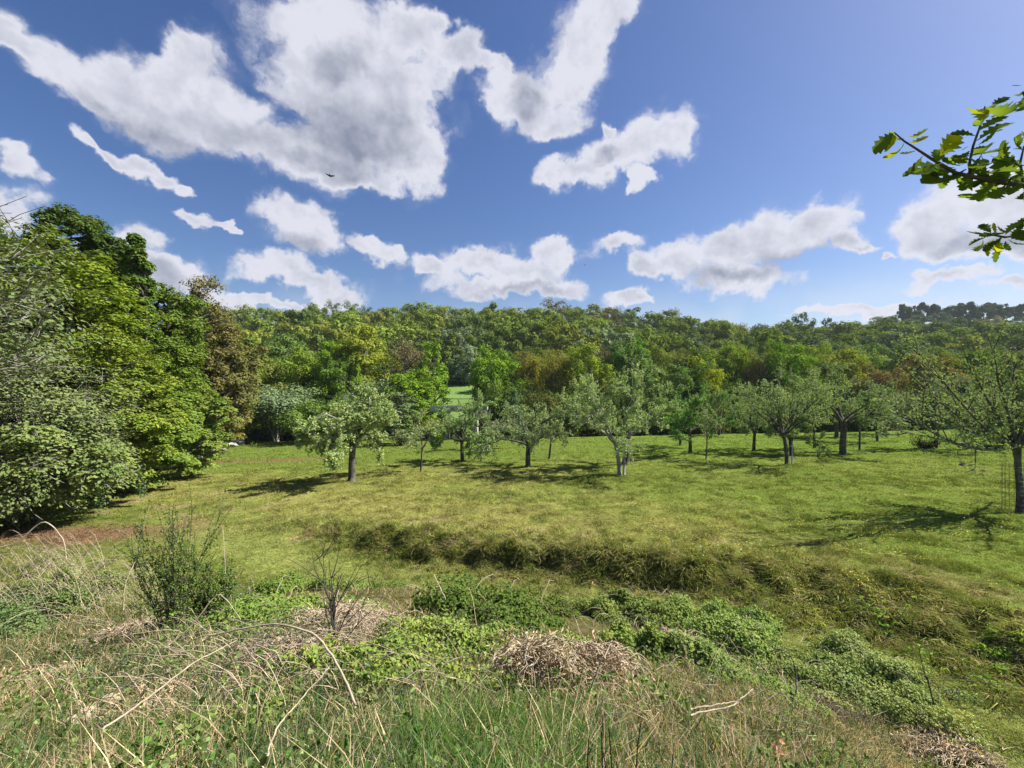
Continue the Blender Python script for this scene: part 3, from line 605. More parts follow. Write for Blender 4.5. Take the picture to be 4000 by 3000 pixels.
# ivy-covered stems hanging at the wood edge
def ivy_stem(pa, pb, d, label):
    a, b = P(*pa, d), P(*pb, d); g = rng(int(pa[0])); w = Buf(); l = Buf(); pts = a+(b-a)*np.linspace(0, 1, 8)[:, None]+g.normal(size=(8, 3))*.04
    tube(w, pts-a, .035, 6); t = g.uniform(0, 7, 900); k = np.minimum(t.astype(int), 6); c = (pts-a)[k]+((pts-a)[k+1]-(pts-a)[k])*(t-k)[:, None]+g.normal(size=(900, 3))*.09
    leaves(l, c, np.array([.3, -.4, .4]), .09, .8, g); e = empty('ivy_stem', a, label=label, cat='ivy', group='ivy-clad stems at the wood edge')
    ob('stem', w.mesh('stem', M_TWIG, True), e); ob('leaves', l.mesh('leaves', M_LEAF), e, (.07, .10, .04))
ivy_stem((555, 1930), (530, 1790), 19.5, 'longer ivy-clad stem dangling below the bright beech')
ivy_stem((400, 1972), (350, 1880), 18.2, 'short ivy-clad stem leaning below the low hawthorn twigs')
# -------- trees and bushes beyond the meadow, from left to right
V = (.115, .19, .018); BR = (.13, .185, .022); YG = (.165, .19, .026); OC = (.165, .155, .028); OL = (.105, .125, .025); GG = (.115, .16, .075); MD = (.06, .10, .016); BN = (.15, .125, .055); RU = (.13, .11, .035); DK = (.035, .065, .015)
TK = {}
def kindmesh(k):
    if k not in TK:
        sp = dict(round=dict(seed=301, H=15, R=4.8, clumps=84, per=210, leaf=.34, base=.12, csc=.8),
                  round2=dict(seed=302, H=15, R=4.6, clumps=76, per=220, leaf=.34, base=.14, layered=.2, csc=.8),
                  round3=dict(seed=303, H=15, R=4.9, clumps=88, per=200, leaf=.36, base=.1, layered=.4, csc=.8),
                  vase=dict(seed=304, H=15, R=4.4, clumps=84, per=140, leaf=.3, base=.22, shape='vase', bare=.6),
                  bare=dict(seed=305, H=14, R=4.4, clumps=90, per=40, leaf=.26, base=.2, shape='vase', bare=1.2),
                  column=dict(seed=306, H=14, R=2.4, clumps=90, per=90, leaf=.32, base=.03, shape='column'),
                  cone=dict(seed=307, H=10, R=2.6, clumps=90, per=90, leaf=.3, base=.03, shape='cone', layered=.6),
                  bush=dict(seed=308, H=5, R=3.4, clumps=50, per=150, leaf=.27, base=.02, layered=.2),
                  stems=dict(seed=309, H=10, R=4.6, clumps=80, per=95, leaf=.36, base=.3, layered=.6, multi=6))[k]
        w, l = wood_tree(**sp); TK[k] = (w.mesh('trunk', M_BARKPALE if k in ('stems',) else M_BARK, True), l.mesh('crown', M_LEAF), sp['R'], sp['H'])
    return TK[k]
G2 = rng(500); PATCH = (1735, 1505, 1835, 1600, 70)
def vtree(name, px, d, topy, halfw, k, col, label, cat='tree', group=None, dz=0):
    w, l, R0, H0 = kindmesh(k); p = on(px, d); H = (1500-topy)/F*d-p[2]; R = halfw/F*d*.98; p[2] += dz
    c = np.array(col)*G2.uniform(.88, 1.12)
    e = empty(name, p, G2.uniform(0, 6.28), (R/R0, R/R0, (H-dz)/H0), label=label, cat=cat, group=group)
    ob('trunk', w, e); ob('crown', l, e, c); return e
VT = [('woodland_tree', 1010, 60, 1345, 105, 'round', OL, 'olive-green tree next to the left wood above the pale-stemmed willow'),
 ('willow_tree', 1080, 53, 1500, 120, 'stems', GG, 'grey-green willow with several pale slanting stems'),
 ('woodland_tree', 1130, 72, 1300, 95, 'round3', (.10, .155, .04), 'light green tree behind the pale-stemmed willow'),
 ('woodland_tree', 1190, 63, 1345, 100, 'round', BR, 'bright green tree left of the double yellow-green crown'),
 ('woodland_tree', 1300, 68, 1330, 90, 'round2', V, 'leafy green tree touching the left side of the great yellow-green crown'),
 ('maple_tree', 1425, 66, 1265, 125, 'round3', YG, 'tallest yellow-green maple of the valley, left of the leafless brown tree'),
 ('woodland_tree', 1330, 60, 1370, 85, 'round', (.09, .15, .02), 'darker green tree below the tallest yellow-green maple'),
 ('shrub', 1235, 50, 1570, 125, 'bush', (.09, .145, .03), 'broad low green shrub behind the umbrella-crowned apple tree'),
 ('sallow_bush', 1450, 56, 1490, 115, 'bush', GG, 'grey-green sallow above the umbrella-crowned apple tree'),
 ('sallow_bush', 1380, 52, 1560, 75, 'bush', (.10, .14, .05), 'smaller sallow left of the large grey-green sallow'),
 ('woodland_tree', 1590, 66, 1320, 95, 'bare', BN, 'almost leafless brown tree left of the vivid green column'),
 ('poplar_tree', 1685, 62, 1335, 60, 'column', V, 'vivid green narrow poplar standing above the round green tree'),
 ('lime_tree', 1600, 57, 1435, 118, 'round3', V, 'vivid round green tree left of the footbridge'),
 ('pear_tree', 1550, 46, 1530, 78, 'column', (.11, .15, .06), 'dull green conical bush left of the dark-trunked round apple tree'),
 ('shrub', 1690, 50.5, 1625, 42, 'bush', (.16, .21, .02), 'yellow-green shrub draped over the bank beside the footbridge wall'),
 ('poplar_tree', 1790, 108, 1390, 42, 'column', (.13, .19, .09), 'silvery poplar rising behind the small field'),
 ('willow_tree', 1860, 112, 1400, 75, 'round', (.12, .17, .08), 'silvery willow at the top corner of the small field'),
 ('woodland_tree', 1935, 66, 1340, 100, 'round', (.10, .17, .016), 'dark-based round tree with a bright top right of the small field'),
 ('woodland_tree', 1900, 70, 1400, 55, 'round2', (.075, .14, .012), 'deep green tree leaning over the right side of the small field'),
 ('spruce_tree', 2005, 50, 1520, 45, 'cone', (.06, .10, .045), 'small blue-green spruce behind the low forked apple tree'),
 ('woodland_tree', 2060, 68, 1365, 55, 'vase', OC, 'narrow ochre tree right of the bright-topped round tree'),
 ('woodland_tree', 2115, 72, 1375, 55, 'vase', YG, 'slim yellowish tree between two ochre trees'),
 ('oak_tree', 2175, 66, 1360, 65, 'vase', OC, 'ochre-topped oak above the low forked apple tree'),
 ('woodland_tree', 2285, 66, 1345, 95, 'round2', (.13, .175, .018), 'yellow-green tree left of the tall spreading apple tree'),
 ('woodland_tree', 2365, 74, 1350, 55, 'bare', BN, 'brown twiggy tree behind the tall spreading apple tree'),
 ('woodland_tree', 2465, 72, 1315, 90, 'round3', (.07, .15, .018), 'deep bright green tree straight above the tall spreading apple tree'),
 ('woodland_tree', 2570, 74, 1330, 75, 'round', (.13, .165, .03), 'pale yellow-green tree right of the deep bright green tree'),
 ('woodland_tree', 2655, 60, 1420, 95, 'round2', (.065, .11, .03), 'dark green round tree above the slim dark trunk'),
 ('woodland_tree', 2745, 62, 1380, 95, 'round', (.155, .185, .012), 'yellow-green tree with a sloping right side'),
 ('woodland_tree', 2820, 68, 1340, 75, 'round3', BR, 'bright green tree right of the sloping yellow-green one'),
 ('woodland_tree', 2900, 68, 1345, 75, 'round', (.12, .17, .02), 'mid green tree above the flat-topped apple tree'),
 ('woodland_tree', 2965, 64, 1370, 55, 'vase', RU, 'small russet tree left of the strong green crown'),
 ('maple_tree', 3075, 64, 1312, 100, 'round', (.10, .175, .016), 'strong green maple, darkest below, behind the staked apple tree'),
 ('woodland_tree', 3160, 70, 1345, 70, 'round2', BR, 'bright green tree right of the strong green maple'),
 ('woodland_tree', 3270, 66, 1355, 95, 'round3', YG, 'yellow-green tree above the very thick trunk'),
 ('woodland_tree', 3370, 76, 1345, 85, 'round', (.11, .18, .03), 'light green tree between the thick-trunked tree and the russet tree'),
 ('oak_tree', 3440, 58, 1420, 85, 'vase', (.15, .118, .04), 'russet-orange oak behind the slim apple trees'),
 ('woodland_tree', 3520, 76, 1335, 80, 'round2', (.085, .14, .04), 'mid green tree behind the russet-orange oak'),
 ('oak_tree', 3610, 62, 1370, 105, 'round3', (.135, .115, .03), 'wide rusty olive oak above the grey apple tree with suckers'),
 ('woodland_tree', 3700, 70, 1365, 85, 'round', (.125, .145, .03), 'olive tree right of the wide rusty oak'),
 ('woodland_tree', 3810, 66, 1370, 100, 'round2', (.075, .135, .018), 'green tree behind the upright shoots of the big right apple tree'),
 ('woodland_tree', 3930, 70, 1370, 100, 'round3', (.095, .12, .03), 'olive-green tree at the right edge of the valley wood'),
 ('woodland_tree', 3990, 60, 1440, 90, 'round', (.07, .11, .025), 'dark green tree at the right edge in front of the valley wood'),
 ('woodland_tree', 4110, 68, 1360, 110, 'round', OL, 'olive tree beyond the right edge apple tree')]
for t in VT: vtree(*t, group='trees and shrubs beyond the meadow')
# understorey along the stream: counted bushes, dark and low
UL = {0: 'low dark green bush at the foot of the wood ', 1: 'low mid green bush at the foot of the wood ', 2: 'low olive bush at the foot of the wood '}
SL2 = ('behind the umbrella-crowned apple tree', 'behind the dark-trunked round-crowned apple tree', 'behind the low-forked apple tree', 'behind the tall spreading apple tree', 'behind the bright-leaved medium tree', 'behind the staked open apple tree', 'behind the very thick trunk', 'behind the sucker-footed apple tree', 'towards the right edge')
def near(px): return SL2[int(np.clip((px-1200)/310, 0, 8))]
for i in range(74):
    px = 960+i*44+G2.uniform(-14, 14); d = G2.uniform(56, 66); d = max(d, 55)
    if 1630 < px < 1870: continue
    c = i % 3; topy = G2.uniform(1530, 1600)
    if px > 1850: topy -= 40
    vtree('bush', px, d, topy, G2.uniform(55, 80), 'bush', ((.045, .075, .018), (.07, .11, .022), (.075, .085, .025))[c], UL[c]+near(px), 'bush', 'bushes at the foot of the valley wood')
# second rank behind the front row, closes the gaps
SL = {0: 'plain mid green tree in the second rank ', 1: 'dull olive tree in the second rank ', 2: 'yellowish tree in the second rank '}
for i in range(40):
    px = 980+i*82+G2.uniform(-25, 25); d = G2.uniform(84, 100)
    if 1640 < px < 1900: continue
    c = i % 3
    vtree('woodland_tree', px, d, G2.uniform(1350, 1385), G2.uniform(60, 85), ('round', 'round2', 'vase')[c], ((.075, .125, .022), (.10, .115, .03), (.125, .15, .025))[c], SL[c]+near(px), 'tree', 'trees of the second rank')
# -------- the wooded hill: the 270 crowns that show largest are trees of their own, the rest one mass
HK = []
for s, (R, sh, cl, pr, lf) in enumerate([(4.6, 'round', 30, 110, .6), (4.4, 'round', 26, 120, .6), (5.0, 'round', 34, 100, .62), (2.6, 'column', 36, 55, .6), (4.3, 'vase', 44, 34, .5)]):
    w, l = wood_tree(400+s, 11, R, .07, cl, pr, lf, sh, .0, wood_sides=5, csc=.85, bare=(.7 if sh == 'vase' else 0)); HK.append((w, l, w.mesh('trunk', M_BARK, True), l.mesh('crown', M_LEAF)))
PAL = [((.098, .135, .026), 'rounded mid green tree'), ((.062, .095, .022), 'rounded dark green tree'), ((.13, .175, .03), 'bright green tree'), ((.15, .17, .034), 'yellowish green tree'),
       ((.14, .18, .10), 'silvery grey-green tree'), ((.125, .12, .05), 'brownish half bare tree'), ((.07, .10, .05), 'dull blue-green tree')]
SEC = ('beside the left wood', 'above the umbrella-crowned apple tree', 'above the footbridge', 'above the tall spreading apple tree', 'above the flat-topped apple tree', 'towards the right edge')
def build_hill():
    g = rng(77); pts = []
    cell = {}
    sx = []
    for _ in range(9000):
        y = g.uniform(106, 330); b = g.uniform(-.75, 1.35); x = b*y
        if y > 245 and b < .66: continue
        px = 2000+b*F; z = float(ground(np.array([x]), np.array([y]))[0]); top = 1500-(z+9)/y*F
        if 1035 < px < 1115 and 176 < y < 300 and y < 196+g.uniform(-4, 4): continue       # small clearing on the left skyline
        if 3745 < px < 3880 and 215 < y < 268: continue
        if px > 3480 and y > 268: continue       # field under the right ridge
        mind = 8.2 if y < 180 else 9.0; k = (int(x//9), int(y//9)); ok = True
        for a in (-1, 0, 1):
            for c in (-1, 0, 1):
                for q in cell.get((k[0]+a, k[1]+c), ()):
                    if (q[0]-x)**2+(q[1]-y)**2 < mind**2: ok = False; break
        if not ok: continue
        cell.setdefault(k, []).append((x, y)); pts.append((x, y, z, px))
    pts.sort(key=lambda q: q[1])
    # visibility estimate: running skyline per bearing, nearest first
    sky = np.full(400, 1420.0); out = []
    for (x, y, z, px) in pts:
        h = g.uniform(8.5, 14.5); hw = 4.6/y*F; a = int(np.clip((px-hw+400)/12, 0, 399)); b = int(np.clip((px+hw+400)/12, 0, 399))
        top = 1500-(z+h)/y*F; vis = float(np.clip(sky[a:b+1]-top, 0, None).sum())*12
        sky[a:b+1] = np.minimum(sky[a:b+1], top+10)
        if not (-60 < px < 4060) or px < 620: vis *= .1
        out.append([vis, x, y, z, px, h])
    order = sorted(range(len(out)), key=lambda i: -out[i][0]); big = set(order[:270]); mass = Buf(); tints = []
    for i, (vis, x, y, z, px, h) in enumerate(out):
        n = fbm(np.array([x*.03]), np.array([y*.03]), 91, 2)[0]+g.uniform(-.22, .22)
        if px > 2600: c = [1, 1, 0, 6, 0, 2, 5][min(int(max(n, 0)*7), 6)]
        else: c = [1, 0, 4, 0, 2, 3, 5][min(int(max(n, 0)*7), 6)]
        if g.uniform() < .25: c = int(g.integers(0, 4))
        if px > 3350 and y > 230: c = 6 if g.uniform() < .6 else 1
        if c == 4: k = [3, 0][int(g.integers(0, 2))]
        elif c == 5: k = 4
        else: k = int(g.integers(0, 3))
        sc = h/11*g.uniform(.9, 1.15); col = np.array(PAL[c][0])*g.uniform(.85, 1.15); rz = g.uniform(0, 6.28); wd = sc*g.uniform(.95, 1.2)
        if i in big:
            e = empty('hill_tree', (x, y, z-.3), rz, (wd, wd, sc), label=PAL[c][1]+(' on the lower hillside ' if y < 140 else ' halfway up the hillside ' if y < 185 else ' near the hilltop ')+SEC[int(np.clip((px-600)/560, 0, 5))], cat='tree', group='trees of the far hillside wood')
            ob('trunk', HK[k][2], e); ob('crown', HK[k][3], e, col)
        elif vis > 0 or y > 200:
            ca, sa = math.cos(rz), math.sin(rz); Rm = np.array([[ca, -sa, 0], [sa, ca, 0], [0, 0, 1]])
            l = HK[k][1]; Vv = np.concatenate(l.V)*np.array([wd, wd, sc]); Vv = Vv@Rm.T+np.array([x, y, z-.3])
            Q = np.concatenate(l.Q); mass.add(Vv, Q, None, col*1.5)
            wv = HK[k][0]; Vv = (np.concatenate(wv.V)*np.array([wd, wd, sc]))@Rm.T+np.array([x, y, z-.3]); mass.add(Vv[:45], np.concatenate(wv.Q)[:40], None, (.1, .08, .06))
    print('hill trees', len(out), 'mass verts', mass.n)
    if mass.n: ob('far_wood', mass.mesh('far_wood', M_LEAFT, tint=True), kind='stuff', label='distant crowns between the larger trees of the hillside wood', cat='wood')
build_hill()
# lone trees standing up on the skyline
HKM = {'r': HK[0], 'r2': HK[1], 'c': HK[3], 'v': HK[4]}
for (px, topy, hw, d, k, col, lab) in [(1300, 1178, 36, 225, 'v', 1, 'open spreading tree on the skyline, left of its close twin'), (1370, 1180, 38, 226, 'v', 1, 'open spreading tree on the skyline, right of its close twin'), (1235, 1185, 38, 224, 'r2', 0, 'round skyline tree left of the two open spreading trees'),
        (1430, 1195, 30, 226, 'v', 1, 'open skyline tree standing a little apart from the two spreading ones'), (1585, 1200, 50, 222, 'r', 0, 'broad domed tree on the middle of the left skyline'), (1690, 1198, 34, 226, 'v', 1, 'small open tree right of the broad domed skyline tree'),
        (1985, 1205, 34, 224, 'v', 1, 'wispy skyline tree left of the tall clump'), (2150, 1190, 20, 220, 'c', 1, 'narrow upright tree standing tall on the skyline'), (2215, 1190, 24, 222, 'v', 1, 'thin open tree just right of the narrow upright skyline tree'), (2245, 1195, 30, 222, 'r2', 0, 'rounded tree closing the tall skyline clump'),
        (2390, 1205, 45, 205, 'r', 1, 'dark dome on the skyline left of the highest dark dome'), (2480, 1200, 65, 200, 'r', 1, 'highest dark dome of the middle skyline'), (2625, 1210, 42, 205, 'v', 0, 'spiky open tree right of the highest dark dome'), (3140, 1218, 34, 205, 'r', 1, 'dark dome above the low right skyline'),
        (3240, 1240, 30, 215, 'r', 1, 'small dark dome right of the larger one on the low right skyline'), (960, 1190, 45, 215, 'v', 3, 'pale feathery tree at the left end of the skyline'), (1060, 1205, 35, 235, 'r2', 2, 'bright green tree behind the small hilltop clearing'), (1000, 1225, 26, 200, 'r', 1, 'dark evergreen left of the small hilltop clearing')]:
    H_ = HKM[k]; p = on(px, d); H = (1500-topy)/F*d-p[2]; R = hw/F*d/4.4
    e = empty('skyline_tree', p, G2.uniform(0, 6), (R if k != 'c' else R*1.8, R if k != 'c' else R*1.8, H/11), label=lab, cat='tree'); ob('trunk', H_[2], e); ob('crown', H_[3], e, PAL[col][0])
_w, _l = wood_tree(450, 11, 4.8, .07, 34, 230, .8, 'round', 0, wood_sides=5, csc=.85); HR = (_w.mesh('trunk', M_BARK, True), _l.mesh('crown', M_LEAF))
for i in range(9):
    px = 3545+i*60+G2.uniform(-8, 8); d = 292+G2.uniform(-4, 4); p = on(px, d); H = (1500-G2.uniform(1176, 1196))/F*d-p[2]; H = max(H, 9); k = i % 3
    e = empty('ridge_tree', p, G2.uniform(0, 6), (1.08, 1.08, H/11), label=('first from the left', 'second from the left', 'third from the left', 'fourth from the left', 'fifth from the left', 'sixth from the left', 'seventh from the left', 'eighth from the left', 'last')[i]+' of the dark bluish trees along the right hilltop', cat='tree', group='row of trees on the right hilltop'); ob('trunk', HR[0], e); ob('crown', HR[1], e, (.055, .085, .03))
# ---------------------------------------------------------------- built things
def boxb(b, c, s, rz=0):
    c = np.array(c, float); s = np.array(s, float)/2
    V = np.array([(i, j, k) for i in (-1, 1) for j in (-1, 1) for k in (-1, 1)], float)*s
    ca, sa = math.cos(rz), math.sin(rz); V = V@np.array([[ca, sa, 0], [-sa, ca, 0], [0, 0, 1]])+c
    b.add(V, [(0, 1, 3, 2), (4, 6, 7, 5), (0, 4, 5, 1), (2, 3, 7, 6), (0, 2, 6, 4), (1, 5, 7, 3)])
def footbridge():
    d = 54.; l = P(1688, 1590, d); r = P(1905, 1597, d); x0, x1, z = l[0], r[0], l[2]
    e = empty('footbridge', ((x0+x1)/2, d, z), 0, 1, label='pale concrete footbridge with a dark railing half hidden by trees before a field', cat='bridge')
    w = x1-x0; s = Buf(); boxb(s, (0, 0, -.16), (w, 2.2, .3)); boxb(s, (0, -1.03, .09), (w, .14, .2)); boxb(s, (0, -1.06, -.42), (w, .16, .2)); ob('deck', s.mesh('deck', M_CONC), e)
    zg = -8.0-z
    for cx in (-w/2+1.75, w/2-1.6):
        s = Buf(); boxb(s, (cx, 0, (zg-.52)/2), (.75, 2.0, -zg-.52)); boxb(s, (cx, 0, -.62), (1.05, 2.1, .2)); ob('abutment', s.mesh('abutment', M_CONC), e)
    s = Buf(); rx0 = -w/2+1.8
    for yy in (1.0,):
        tube(s, [(rx0, yy, 1.0), (w/2, yy, 1.0)], .045, 6); tube(s, [(rx0, yy, .12), (w/2, yy, .12)], .03, 6)
        for x in np.arange(rx0, w/2, .16): tube(s, [(x, yy, .12), (x, yy, 1.0)], .012, 4)
        for x in np.arange(rx0, w/2+.1, 1.6): tube(s, [(x, yy, -.05), (x, yy, 1.06)], .035, 6)
    ob('railing', s.mesh('railing', M_RAIL), e)
footbridge()
def rock(px, py, sx, sy, sz, label, seed, d=None):
    g = rng(seed); p = at(px, py); import bmesh
    bm = bmesh.new(); bmesh.ops.create_icosphere(bm, subdivisions=3, radius=1)
    for v in bm.verts:
        n = v.co.normalized(); k = 1+.28*math.sin(3.1*n.x+seed)*math.cos(2.7*n.y-seed)+.18*math.sin(6.3*n.z+2*seed+4*n.x)+g.uniform(-.03, .03)
        q = [round(c*2.6)/2.6*.35+c*.65 for c in n]; v.co = Vector((q[0]*k*sx, q[1]*k*sy, (q[2]*k*.9+.35)*sz))
    me = bpy.data.meshes.new('boulder'); bm.to_mesh(me); bm.free(); me.materials.append(M_ROCK)
    return ob('boulder', me, None, None, p, label=label, cat='boulder', group='pale boulders at the wood edge')
rock(925, 1738, .95, .5, .42, 'largest pale boulder with a pointed top, nearest the open grass', 1)
rock(905, 1743, .6, .45, .3, 'flat pale stone leaning against the largest boulder', 2)
rock(852, 1757, .75, .5, .42, 'rounded pale boulder half under the leaves of the wood edge', 3)
rock(828, 1768, .45, .35, .3, 'small pale stone left of the rounded pale boulder', 4)
rock(872, 1740, .35, .3, .22, 'small dark-sided stone between the two larger boulders', 5)
def post(px, py, h, label):
    p = at(px, py); s = Buf(); tube(s, [(0, 0, -.2), (0, 0, h*.5), (.02, 0, h-.04), (.02, 0, h)], [.06, .06, .055, .03], 8)
    ob('fence_post', s.mesh('fence_post', M_STAKE, True), None, None, p, label=label, cat='post')
post(972, 1722, 1.1, 'thin pale wooden post in the shade beyond the boulders')
def mound(px, py, r, h, label, seed):
    g = rng(seed); p = at(px, py); s = Buf(); n = 16; th = np.linspace(0, 2*np.pi, n, endpoint=False); V = [(0, 0, h)]
    for k, f in enumerate((.35, .7, 1.0)):
        for t in th: V.append((r*f*math.cos(t)*g.uniform(.85, 1.15), r*f*.8*math.sin(t)*g.uniform(.85, 1.15), h*(1-f**2)*g.uniform(.8, 1.2)-.02))
    T = [(0, 1+i, 1+(i+1) % n) for i in range(n)]; Q = [(1+k*n+i, 1+(k+1)*n+i, 1+(k+1)*n+(i+1) % n, 1+k*n+(i+1) % n) for k in (0, 1) for i in range(n)]
    s.add(V, Q, T); ob('molehill', s.mesh('molehill', M_SOIL), None, None, p, label=label, cat='molehill')
mound(3762, 1820, .26, .18, 'dark round molehill in the grass left of the big right apple tree', 1)
mound(3841, 1842, .2, .1, 'low dark clod nearer the big right apple tree than the round molehill', 2)
mound(1990, 1948, .3, .06, 'small dark clod on the scorched strip in the middle of the meadow', 3)
def suckers():
    p = at(3618, 1752); g = rng(8); w = Buf(); l = Buf(); lc = []
    for i in range(70):
        a = g.uniform(0, 6.28); b, _ = poly((math.cos(a)*.15, math.sin(a)*.15, 0), np.array([math.cos(a)*.9, math.sin(a)*.9, g.uniform(.3, 1.3)]), g.uniform(.5, 1.05), 4, g, .2); tube(w, b, np.linspace(.014, .005, 5), 3)
        k = g.integers(0, 5, 26); lc.append(b[k]+g.normal(size=(26, 3))*.09)
    leaves(l, np.concatenate(lc), np.array([0, 0, .4]), .1, .6, g)
    e = empty('sucker_shrub', p, label='dark twiggy tuft of suckers at the foot of the grey apple tree', cat='shrub'); ob('stems', w.mesh('stems', M_TWIG, True), e); ob('leaves', l.mesh('leaves', M_LEAF), e, (.014, .017, .008))
suckers()
def bird(px, py, d, span, label, roll=-.2):
    # one loft from wing tip to wing tip; the body, head and tail are the long middle stations
    n = 41; u = np.linspace(-1, 1, n); b = Buf(); V = []
    for t in u:
        a = abs(t); body = math.exp(-(t/.055)**2)
        lead = .10*(1-a**1.6)-.10*a**2.2+.13*body; trail = -.17*(1-a)**.55-.02-.22*body*(1) - .12*a**2
        if a > .97: lead = -.09; trail = -.13
        zc = .10*a**1.3+.03*body; th = .012+.075*body+.02*(1-a)
        x = t*.5
        for (f, hh) in ((0, 0), (.18, .5), (.5, .42), (1, 0), (.5, -.42), (.18, -.5)):
            y = lead+(trail-lead)*f; V.append((x, y, zc+hh*th))
    V = np.array(V)*span; m = 6; Q = [(i*m+j, i*m+(j+1) % m, (i+1)*m+(j+1) % m, (i+1)*m+j) for i in range(n-1) for j in range(m)]
    b.add(V, Q, [(0, 2, 1), (0, 5, 2), (5, 4, 2), (4, 3, 2)]); o = ob('bird', b.mesh('bird', M_BIRD, True), None, None, P(px, py, d), label=label, cat='bird')
    o.rotation_euler = (rad(-18), rad(12), rad(6))
bird(1289, 688, 52, 1.15, 'dark broad-winged bird gliding below the big cloud')
bird(2284, 1035, 150, .8, 'tiny far bird above the middle hillside wood')
# -------- overhanging oak at the right: trunk outside the view, two leafy sprays inside it
def oak():
    d0 = 2.0; g = rng(5)
    def c6(x, y, dd=0.): return P(3300+x/2.074, 300+y/2.074, d0+dd)
    w = Buf()
    base = on(5600, 2.6); tb = np.array([base, base+[-.05, 0, 1.6], base+[-.1, .05, 3.2], base+[-.05, .1, 5.2], base+[.1, .2, 6.6]]); root = base.copy()
    e = empty('oak_tree', root, 0, 1, label='oak whose lobed leaves hang into the upper right of the sky', cat='tree')
    def T_(pts, r, s=6): tube(w, np.array(pts)-root, r, s)
    T_(tb, [.13, .1, .085, .05, .015], 12); cr_ = Buf(); cl_ = []
    for k in range(34):
        q = tb[2]+(tb[4]-tb[2])*g.uniform(0, 1); b_, _ = poly(q, np.array([abs(g.normal())+.1, g.normal()*.7, .5]), g.uniform(.8, 1.9), 5, g, .2, .03); T_(b_, np.linspace(.018, .004, 6), 5); m_ = g.integers(1, 6, 45); cl_.append(b_[m_]+g.normal(size=(45, 3))*.13)
    leaves(cr_, np.concatenate(cl_)-root, np.array([.1, 0, .8]), .12, .5, g, .6, fold=True)
    limb = [tb[2], tb[2]*.6+c6(1800, 900)*.4+[0, 0, .22], c6(1800, 900, .15), c6(1452, 880, .05), c6(1200, 845), c6(900, 780), c6(705, 665), c6(560, 570), c6(480, 520), c6(400, 450)]
    T_(limb, [.03, .02, .014, .012, .010, .0085, .006, .0045, .004, .0025], 7)
    T_([c6(1015, 800), c6(1010, 700, .02), c6(1040, 560, .03), c6(1100, 390, .04), c6(1135, 240, .05)], [.006, .0055, .005, .004, .0025])
    T_([limb[2], c6(1600, 1200, .1), c6(1452, 1270), c6(1300, 1300), c6(1160, 1275)], [.018, .011, .008, .005, .003])
    T_([limb[2], c6(1700, 500, .1), c6(1500, 250), c6(1440, 120)], [.015, .01, .006, .003])
    T_([c6(1452, 880, .05), c6(1420, 700, .05), c6(1452, 560, .05)], [.007, .005, .003])
    ob('trunk', w.mesh('trunk', M_TWIG, True), e); ob('crown', cr_.mesh('crown', M_OAK), e, (.07, .115, .02))
    half = [(0, .02), (.12, .05), (.2, .14), (.27, .10), (.36, .24), (.44, .15), (.56, .31), (.64, .18), (.76, .27), (.83, .15), (.92, .16), (1.0, .03)]
    L_ = [(400,450,230,610),(395,450,340,605),(480,535,310,650),(490,490,670,420),(520,540,665,480),(480,500,375,440),(570,600,455,625),(630,640,470,810),(760,690,745,590),(790,700,480,800),(800,720,620,865),
          (760,660,865,540),(770,640,920,470),(1060,480,850,465),(1100,390,1060,350),(1110,375,1160,245),(1130,260,1028,262),(1150,250,1390,262),(1190,225,1320,165),(1080,440,1310,318),(1070,520,1365,378),(1010,600,880,660),
          (1020,580,1165,550),(1030,640,1240,605),(1110,640,1125,890),(1010,760,950,925),(950,790,820,830),(840,770,780,908),(1200,850,1055,1000),(1190,860,945,950),(1300,880,1180,985),(1360,700,1275,520),(1452,600,1370,490),(1452,720,1200,660),
          (1410,780,1190,800),(1452,850,1300,750),(880,760,620,745),(870,740,540,790),(1452,930,1418,990),(1000,700,870,640),(1000,730,1190,700),(1452,480,1400,560),(900,790,1010,870),(1100,820,1200,930),(1250,850,1400,790),(930,720,760,600),(1040,700,1150,800),
          (1150,1300,1005,1370),(1185,1265,1100,1205),(1225,1275,1210,1185),(1205,1320,1155,1455),(1235,1320,1245,1430),(1300,1330,1345,1405),(1300,1280,1425,1175),(1380,1270,1460,1140),(1200,1290,1085,1285),(1350,1290,1470,1330),(1280,1290,1170,1370),
          (1460,110,1385,145),(1470,140,1440,235),(1440,860,1330,960),(1320,860,1200,760),(1150,780,1050,900)]
    yel = {1, 2, 3, 4, 11, 12, 15, 16, 50, 51, 49}
    L_ += [(x+a, y+b, x+a+c, y+b+dd) for (x, y) in ((1640, 900), (1750, 820), (1600, 1150), (1600, 420), (1560, 760), (1850, 850), (1700, 1010)) for (a, b, c, dd) in ((0, 0, -150, 60), (20, 10, 60, 150), (-30, 0, -60, -140), (30, -20, 150, -50), (0, 30, -90, 130))]
    L_ += [(bx+g.normal()*25, by+g.normal()*20, tx+g.normal()*70, ty+g.normal()*55) for (bx, by, tx, ty) in [(a, b, a+(c-a)*.8, b+(e_-b)*.8) for (a, b, c, e_) in list(L_[17:62])]]
